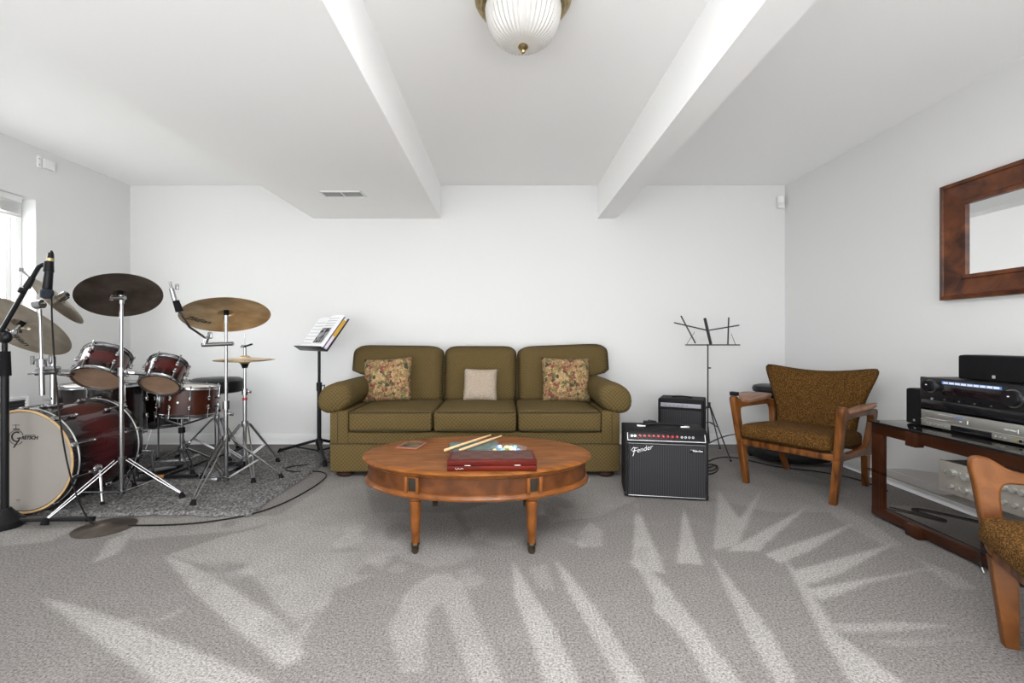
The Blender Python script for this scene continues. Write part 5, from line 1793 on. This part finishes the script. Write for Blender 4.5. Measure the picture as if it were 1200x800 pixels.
add('boom_clamp', MB().cyl(Bl(237, 404, 3.03), Bl(273, 402.5, 3.03), 0.013, n=12).cyl(Bl(240, 404, 3.03), Bl(243, 394, 3.03), 0.014, n=12), CHROME, Bst)
add('boom_wing_nut', MB().box(Bl(246, 393, 3.02), (0.03, 0.012, 0.045), 0.005), CHROME, Bst)
add('boom_rod', MB().tube([Bl(241, 396, 3.0), Bl(222, 383, 2.88), Bl(208, 362, 2.80), Bl(199, 330, 2.78)], 0.0075, 8), CHROME, Bst)
add('boom_grip', MB().cyl(Bl(210.5, 365, 2.81), Bl(206, 352, 2.795), 0.022, 0.018, n=12), RUBBER, Bst)
add('boom_tilter', MB().cyl(Bl(205, 352, 2.795), Bl(201, 338, 2.785), 0.013, n=12).box(Bl(207.5, 336, 2.785), (0.02, 0.012, 0.035), 0.004), CHROME, Bst)
cymbal('crash_cymbal', 'golden cymbal with script lettering on the stand before the hi hat', cB, 0.268, upB, CYM_GOLD, text='Zildjian', text_pos=(-0.182, -0.004, radians(67), 0.058))

# hi-hat
sH = Vector((-1.949, 3.45, 0))
Hs = thing('hi_hat_stand', 'chrome hi hat stand with pedal at the rear of the rug', 'stand', sH)
add('lower_tube', MB().cyl((0, 0, 0.05), (0, 0, 0.60), 0.0125, n=14), STEEL, Hs)
add('upper_tube', MB().cyl((0, 0, 0.60), (0, 0, 0.80), 0.010, n=14), CHROME, Hs)
add('tube_clamp', MB().cyl((0, 0, 0.575), (0, 0, 0.62), 0.02, n=14), CHROME, Hs)
add('memory_lock', MB().cyl((0, 0, 0.535), (0, 0, 0.555), 0.016, n=12), REDKNOB, Hs)
add('pull_rod', MB().cyl((0, 0, 0.80), (0, 0, 1.03), 0.0035, n=8), CHROME, Hs)
add('clutch', MB().cyl((0, 0, 0.865), (0, 0, 0.93), 0.011, n=12).box((-0.012, 0, 0.94), (0.04, 0.014, 0.02), 0.004), CHROME, Hs)
add('clutch_lever', MB().tube([(0.0, -0.01, 0.935), (0.06, -0.01, 0.955)], 0.007, 8), RUBBER, Hs)
add('seat_cup', MB().lathe([(0, 0.775), (0.018, 0.775), (0.022, 0.79), (0.032, 0.815), (0, 0.818)], 18), BLACKM, Hs)
wingnut(Hs, (0.015, 0, 0.60), -0.4)
tripod(Hs, 0.36, 0.10, [FL(326, 541, RZ) - sH, FL(297, 566, RZ) - sH, (-0.30, 0.04, 0)], mat=STEEL)
add('footboard', MB().box((-0.05, -0.18, 0.055), (0.085, 0.26, 0.008), 0.002, Matrix.Rotation(radians(0), 4, 'Z')).box((-0.05, -0.30, 0.035), (0.085, 0.05, 0.03), 0.004), STEEL, Hs)
add('pedal_frame', MB().box((-0.05, -0.02, 0.05), (0.12, 0.03, 0.06), 0.004).tube([(-0.05, -0.06, 0.06), (0, 0, 0.11)], 0.005, 6), BLACKM, Hs)
cymbal('hi_hat_cymbal', 'upper bronze hi hat cymbal under the clutch', sH + Vector((0, 0, 0.853)), 0.205, (0.0, 0.02, 1), CYM_GOLD, nut=False)
hb2 = cymbal('hi_hat_cymbal', 'lower bronze hi hat cymbal, turned over on the seat cup', sH + Vector((0, 0, 0.821)), 0.205, (0, 0.02, -1), CYM_GOLD, nut=False)

# throne
th0 = Vector(((254.5 - CX) / F_PX * 3.87, 3.87, 0))
th = thing('drum_throne', 'black round drum throne between the snare and hi hat', 'stool', th0)
add('seat', MB().lathe([(0, 0.545), (0.17, 0.545), (0.198, 0.555), (0.208, 0.60), (0.200, 0.645), (0.17, 0.665), (0.08, 0.672), (0, 0.672)], 40), VINYL, th)
add('seat_seam', MB().tube([(0.207 * cos(2 * pi * i / 40), 0.207 * sin(2 * pi * i / 40), 0.632) for i in range(40)], 0.004, 6, closed=True), BLACK, th)
add('post', MB().cyl((0, 0, 0.06), (0, 0, 0.40), 0.019, n=14).cyl((0, 0, 0.40), (0, 0, 0.55), 0.013, n=14), STEEL, th)
add('post_clamp', MB().cyl((0, 0, 0.38), (0, 0, 0.43), 0.025, n=14), CHROME, th)
tripod(th, 0.33, 0.07, [(-0.27, -0.10, 0), (0.22, -0.19, 0), (0.06, 0.2, 0)], mat=STEEL, r=0.0065)

# snare stand
s0 = Vector(((213 - CX) / F_PX * 3.43, 3.43, 0))
sst = thing('snare_stand', 'chrome tripod stand with basket arms under the snare drum', 'stand', s0)
add('post', MB().cyl((0, 0, 0.10), (0, 0, 0.33), 0.014, n=14).cyl((0, 0, 0.33), (0, 0, 0.41), 0.010, n=14), CHROME, sst)
add('post_clamp', MB().cyl((0, 0, 0.295), (0, 0, 0.335), 0.022, n=14), RUBBER, sst)
wingnut(sst, (0.015, 0, 0.22), 0.2)
ctr = W(220, 484, 3.42) - s0
for k in range(3):
    a = radians(20 + 120 * k)
    e = Vector((ctr.x + 0.19 * cos(a), ctr.y + 0.19 * sin(a), ctr.z))
    ar = add('basket_arm', MB().tube([(0.012 * cos(a), 0.012 * sin(a), 0.355), Vector((e.x * .95, e.y * .95, e.z - 0.02)), Vector((e.x * 1.05, e.y * 1.05, e.z + 0.012))], 0.007, 6), CHROME, sst)
    add('arm_grip', MB().sphere((e.x * 1.05, e.y * 1.05, e.z + 0.010), 0.011, 8, 6), RUBBER, ar)
tripod(sst, 0.175, 0.09, [FL(226, 556, RZ) - s0, (-0.22, -0.10, 0), (0.06, 0.25, 0)], r=0.006)

# bass drum pedal behind the bass drum
bp = thing('bass_drum_pedal', 'chrome and black bass drum pedal behind the bass drum', 'pedal', (-2.50, 3.22, RZ))
add('footboard', MB().box((0, 0.10, 0.05), (0.085, 0.26, 0.010), 0.003, Matrix.Rotation(radians(-9), 4, 'X')), STEEL, bp)
add('heel_plate', MB().box((0, 0.26, 0.012), (0.09, 0.07, 0.016), 0.003), BLACKM, bp)
for s in (-1, 1):
    add('tower', MB().tube([(s * 0.055, -0.02, 0.0), (s * 0.05, -0.02, 0.20)], 0.009, 8), CHROME, bp)
add('axle', MB().cyl((-0.06, -0.02, 0.195), (0.06, -0.02, 0.195), 0.007, n=10), CHROME, bp)
bt = add('beater_rod', MB().tube([(0, -0.02, 0.195), (0, 0.05, 0.36)], 0.004, 6), CHROME, bp)
add('beater', MB().sphere((0, 0.05, 0.36), 0.028, 12, 8), RUBBER, bt)
add('baseplate', MB().box((0, 0.10, 0.004), (0.11, 0.34, 0.006), 0.002), BLACKM, bp)

# black bar lying across the rug
p0, p1 = FL(193, 558, RZ + .02), FL(283, 525, RZ + .05)
rod = thing('stand_boom', 'black boom bar with a wooden tipped end lying across the rug', 'boom', p0)
add('bar', MB().tube([(0, 0, 0), p1 - p0], 0.0095, 8), BLACKM, rod)
add('counterweight', MB().cyl((0.0, 0, 0), (0.22, 0.01, 0.0), 0.013, n=12), BLACKM, rod)
add('wooden_end', MB().cyl((-0.07, 0, 0), (0.0, 0, 0), 0.012, n=12), plain('orange_wood', (0.34, 0.15, 0.05), 0.5), rod)

# boom arm with the steep small cymbal, rising from the tom holder
bc = thing('cymbal_boom', 'chrome cymbal boom post clamped to the tom holder', 'stand', (0, 0, 0))
Yb = 2.60
add('post', MB().cyl(W(49.5, 463, Yb), W(48.5, 424, Yb), 0.013, n=12).cyl(W(48.5, 424, Yb), W(47, 362, Yb), 0.008, n=12), CHROME, bc)
add('post_collar', MB().cyl(W(49, 430, Yb), W(48.6, 421, Yb), 0.022, n=14).box(W(38, 422, Yb), (0.018, 0.012, 0.05), 0.004).box(W(59, 421, Yb), (0.018, 0.012, 0.05), 0.004).cyl(W(38, 422, Yb), W(59, 421, Yb), 0.007, n=8), CHROME, bc)
add('clamp', MB().cyl(W(42, 437, Yb), W(66, 435, Yb + .02), 0.016, n=12).tube([W(33, 438, Yb), W(42, 437, Yb)], 0.005, 6), CHROME, bc)
add('tilter', MB().cyl(W(41, 357, Yb), W(50, 356, Yb), 0.024, n=16).tube([W(46, 357, Yb), W(62, 351, Yb), W(72, 346, Yb)], 0.0085, 8), CHROME, bc)
add('tilter_nut', MB().cyl(W(66, 352, Yb - .005), W(78, 344, Yb - .005), 0.022, 0.018, n=12), CHROME, bc)
add('boom_rod', MB().tube([W(24, 315, Yb - .02), W(40, 330, Yb - .01), W(66, 348, Yb)], 0.006, 8).box(W(25, 316, Yb - .02), (0.02, 0.012, 0.02), 0.003), CHROME, bc)
cymbal('splash_cymbal', 'thin pale cymbal seen almost edge on behind the microphone', W(69.8, 351.8, Yb + 0.012), 0.160, (0.704, 0.32, 0.634), CYM_PALE, xref=(0, 1, 0))

# big pale cymbal at the left, on a stand out of the picture
cC = W(24.7, 379.8, 2.85)
cymbal('ride_cymbal', 'large pale cymbal with script lettering cut off by the frame beside the microphone stand', cC, 0.275, (0.067, 0.655, 0.753), CYM_PALE, text='Zildjian', text_pos=(-0.125, 0.105, radians(77), 0.062))
sC = Vector((-3.29, 2.72, 0))
Cst = thing('cymbal_stand', 'chrome boom cymbal stand carrying the large pale cymbal', 'stand', sC)
add('lower_tube', MB().cyl((0, 0, 0.07), (0, 0, 0.70), 0.0125, n=14), CHROME, Cst)
add('upper_tube', MB().cyl((0, 0, 0.70), (0, 0, 1.05), 0.0095, n=14), CHROME, Cst)
cl = cC - sC + Vector((-0.012, -0.03, -0.050))
add('boom_rod', MB().tube([(-0.12, 0, 1.065), (0, 0, 1.05), tuple(cl), tuple(cC - sC)], 0.007, 8), CHROME, Cst)
add('tilter', MB().sphere(tuple(cl), 0.018, 12, 8).cyl(cl + Vector((-0.04, 0, 0)), cl + Vector((0.04, 0, 0.005)), 0.011, n=12).cyl(cl, cC - sC, 0.012, n=12), CHROME, Cst)
add('wing_nut', MB().box(cl + Vector((0.022, -0.015, 0.0)), (0.03, 0.01, 0.026), 0.004), CHROME, Cst)
add('wing_nut', MB().box(cl + Vector((-0.03, -0.015, 0.008)), (0.02, 0.01, 0.03), 0.004), CHROME, Cst)
tripod(Cst, 0.35, 0.075, [(-0.20, 0.0, 0), (0.05, -0.25, 0), (0.05, 0.25, 0)], foot_z=0.022)

# ------------------------------------------------------------------ microphone stand, microphone, cables
m0 = Vector((-2.65, 2.44, 0))
mc = thing('microphone_stand', 'black boom microphone stand before the bass drum', 'stand', m0)
add('base', MB().lathe([(0, 0.0), (0.075, 0.0), (0.082, 0.012), (0.080, 0.035), (0.055, 0.060), (0.035, 0.085), (0.026, 0.10), (0, 0.10)], 28), BLACKM, mc)
for k, q in enumerate((FL(109, 606, .03) - m0, Vector((-0.30, 0.06, 0)), Vector((-0.06, -0.38, 0)))):
    q.z = 0.022
    d = Vector((q.x, q.y, 0)).normalized()
    lg = add('leg', MB().tube([Vector((d.x * .05, d.y * .05, 0.034)), q], 0.011, 8), BLACKM, mc)
    add('leg_cap', MB().cyl(q - d * 0.03, q + d * 0.006, 0.0135, n=10), RUBBER, lg)
add('lower_tube', MB().cyl((0, 0, 0.08), (0, 0, 0.86), 0.017, n=14), BLACKM, mc)
add('height_grip', MB().cyl((0, 0, 0.80), (0, 0, 0.93), 0.026, 0.022, n=16), RUBBER, mc)
add('upper_tube', MB().cyl((0, 0, 0.90), (0, 0, 1.00), 0.012, n=12), BLACKM, mc)
add('boom_clutch', MB().sphere((0, 0, 1.005), 0.035, 14, 10, (1, .7, 1)), BLACKM, mc)
b0 = Vector((-0.08, 0, 0.93))
b1 = W(45, 313, 2.42) - m0
add('boom', MB().tube([b0, b1], 0.011, 10), BLACKM, mc)
bmid = b0.lerp(b1, 0.76)
add('boom_collar', MB().cyl(bmid, b0.lerp(b1, 0.88), 0.017, 0.014, n=12), BLACKM, mc)
add('cable_clip', MB().cyl(b0.lerp(b1, 0.70) + Vector((0, -.01, 0)), b0.lerp(b1, 0.74) + Vector((0, -.01, 0)), 0.018, n=10), BLACK, mc)
mt = W(57, 312, 2.42) - m0
add('microphone_clip', MB().tube([b1, b1 + Vector((0.025, 0, 0.015)), mt], 0.010, 8).cyl(mt + Vector((0, 0, -0.03)), mt + Vector((0.002, 0, 0.025)), 0.022, 0.019, n=14), BLACK, mc)
mz = W(58.5, 300, 2.42)
mi_a, mi_b = W(59.5, 296, 2.42), W(54, 350, 2.42)
mic = thing('microphone', 'black handheld microphone pointing down in the boom clip', 'microphone', mi_a, R=basis(mi_b - mi_a))
ML = (mi_b - mi_a).length
add('handle', MB().lathe([(0, 0), (0.011, 0.0), (0.012, 0.03), (0.014, 0.035), (0.017, 0.09), (0.021, ML - 0.055), (0.019, ML - 0.05), (0, ML - 0.05)], 20), BLACKM, mic)
add('grille', MB().lathe([(0.018, ML - 0.052), (0.026, ML - 0.045), (0.028, ML - 0.035), (0.028, ML - 0.022), (0.024, ML - 0.006), (0.012, ML), (0, ML)], 22), plain('blue_black_mesh', (0.022, 0.030, 0.042), 0.35, 0.6, bump=0.6, bscale=400), mic)
add('gold_band', MB().lathe([(0.0125, 0.028), (0.0145, 0.030), (0.0145, 0.046), (0.0135, 0.048)], 20), plain('gold_band', (0.5, 0.40, 0.2), 0.4, 0.6), mic)
Y2 = 2.40
cable = [W(59.5, 296, 2.42) + Vector((0, 0.0, 0.0)), W(60.5, 293, 2.44), W(63, 300, 2.46), W(61, 330, 2.45), W(60, 352, 2.43), W(62, 400, Y2), W(66, 450, Y2), W(71, 500, Y2), W(80, 550, 2.41), W(92, 588, 2.44),
         FL(104, 610, .01), FL(112, 616, .01), FL(123, 618, .006)]
cord('microphone_cable', 'black microphone cable hanging from the microphone to the carpet', cable, 0.0042, k=2)

fc = thing('practice_cymbal', 'dark bronze cymbal lying flat on the carpet before the drums', 'cymbal', FL(123, 618))
fc.location = Vector(fc.location) + Vector((0, 0, 0.016))
add('disc', MB().lathe([(0, 0.013), (0.016, 0.012), (0.026, 0.004), (0.03, 0.002), (0.08, -0.004), (0.137, -0.013), (0.137, -0.0150), (0.08, -0.006), (0.03, 0.0), (0, 0.010)], 56), CYM_FLOOR, fc)

pts = [FL(150, 615.5, .006), FL(200, 615, .006), FL(240, 612, .006), FL(290, 604, .006), FL(330, 591, .006), FL(362, 574, .006), FL(378, 563, .006), FL(384, 556, .006), FL(376, 552, .006), FL(360, 552, .01),
       FL(345, 552.5, .028), FL(334, 551, .028), FL(336, 547, .028), FL(350, 545, .028), FL(372, 544, .012), FL(392, 540, .006), FL(398, 536, .006)]
cord('floor_cable', 'long black cable curving over the carpet along the rug edge', pts, 0.0042)

g = [FL(828, 541, .006), FL(840, 536, .006), FL(858, 535, .006), FL(885, 541, .006), FL(905, 546, .006), FL(930, 549, .006), FL(965, 553, .006), FL(1000, 560, .006), FL(1018, 566, .006), FL(1040, 575, .006)]
cord('power_cord', 'black cord running over the carpet under the wing backed armchair', g, 0.0045)
g = [FL(822, 545, .006), FL(836, 543, .008), FL(841, 548, .006), FL(834, 552, .006), FL(824, 551, .006), FL(832, 547, .012), FL(840, 544, .014), FL(842, 550, .006), FL(836, 555, .006), FL(822, 556, .006)]
cord('coiled_cord', 'black cord coiled on the carpet beside the larger guitar amplifier', g, 0.0045)
g = [Vector((1.20, 3.12, 0.19)), W(829, 520, 3.2), W(843, 513, 3.5), W(858, 508.5, 3.9), W(872, 509, 4.25), Vector((2.28, 4.34, 0.14))]
cord('amplifier_cord', 'black cord hanging between the larger guitar amplifier and the wall', g, 0.0045)
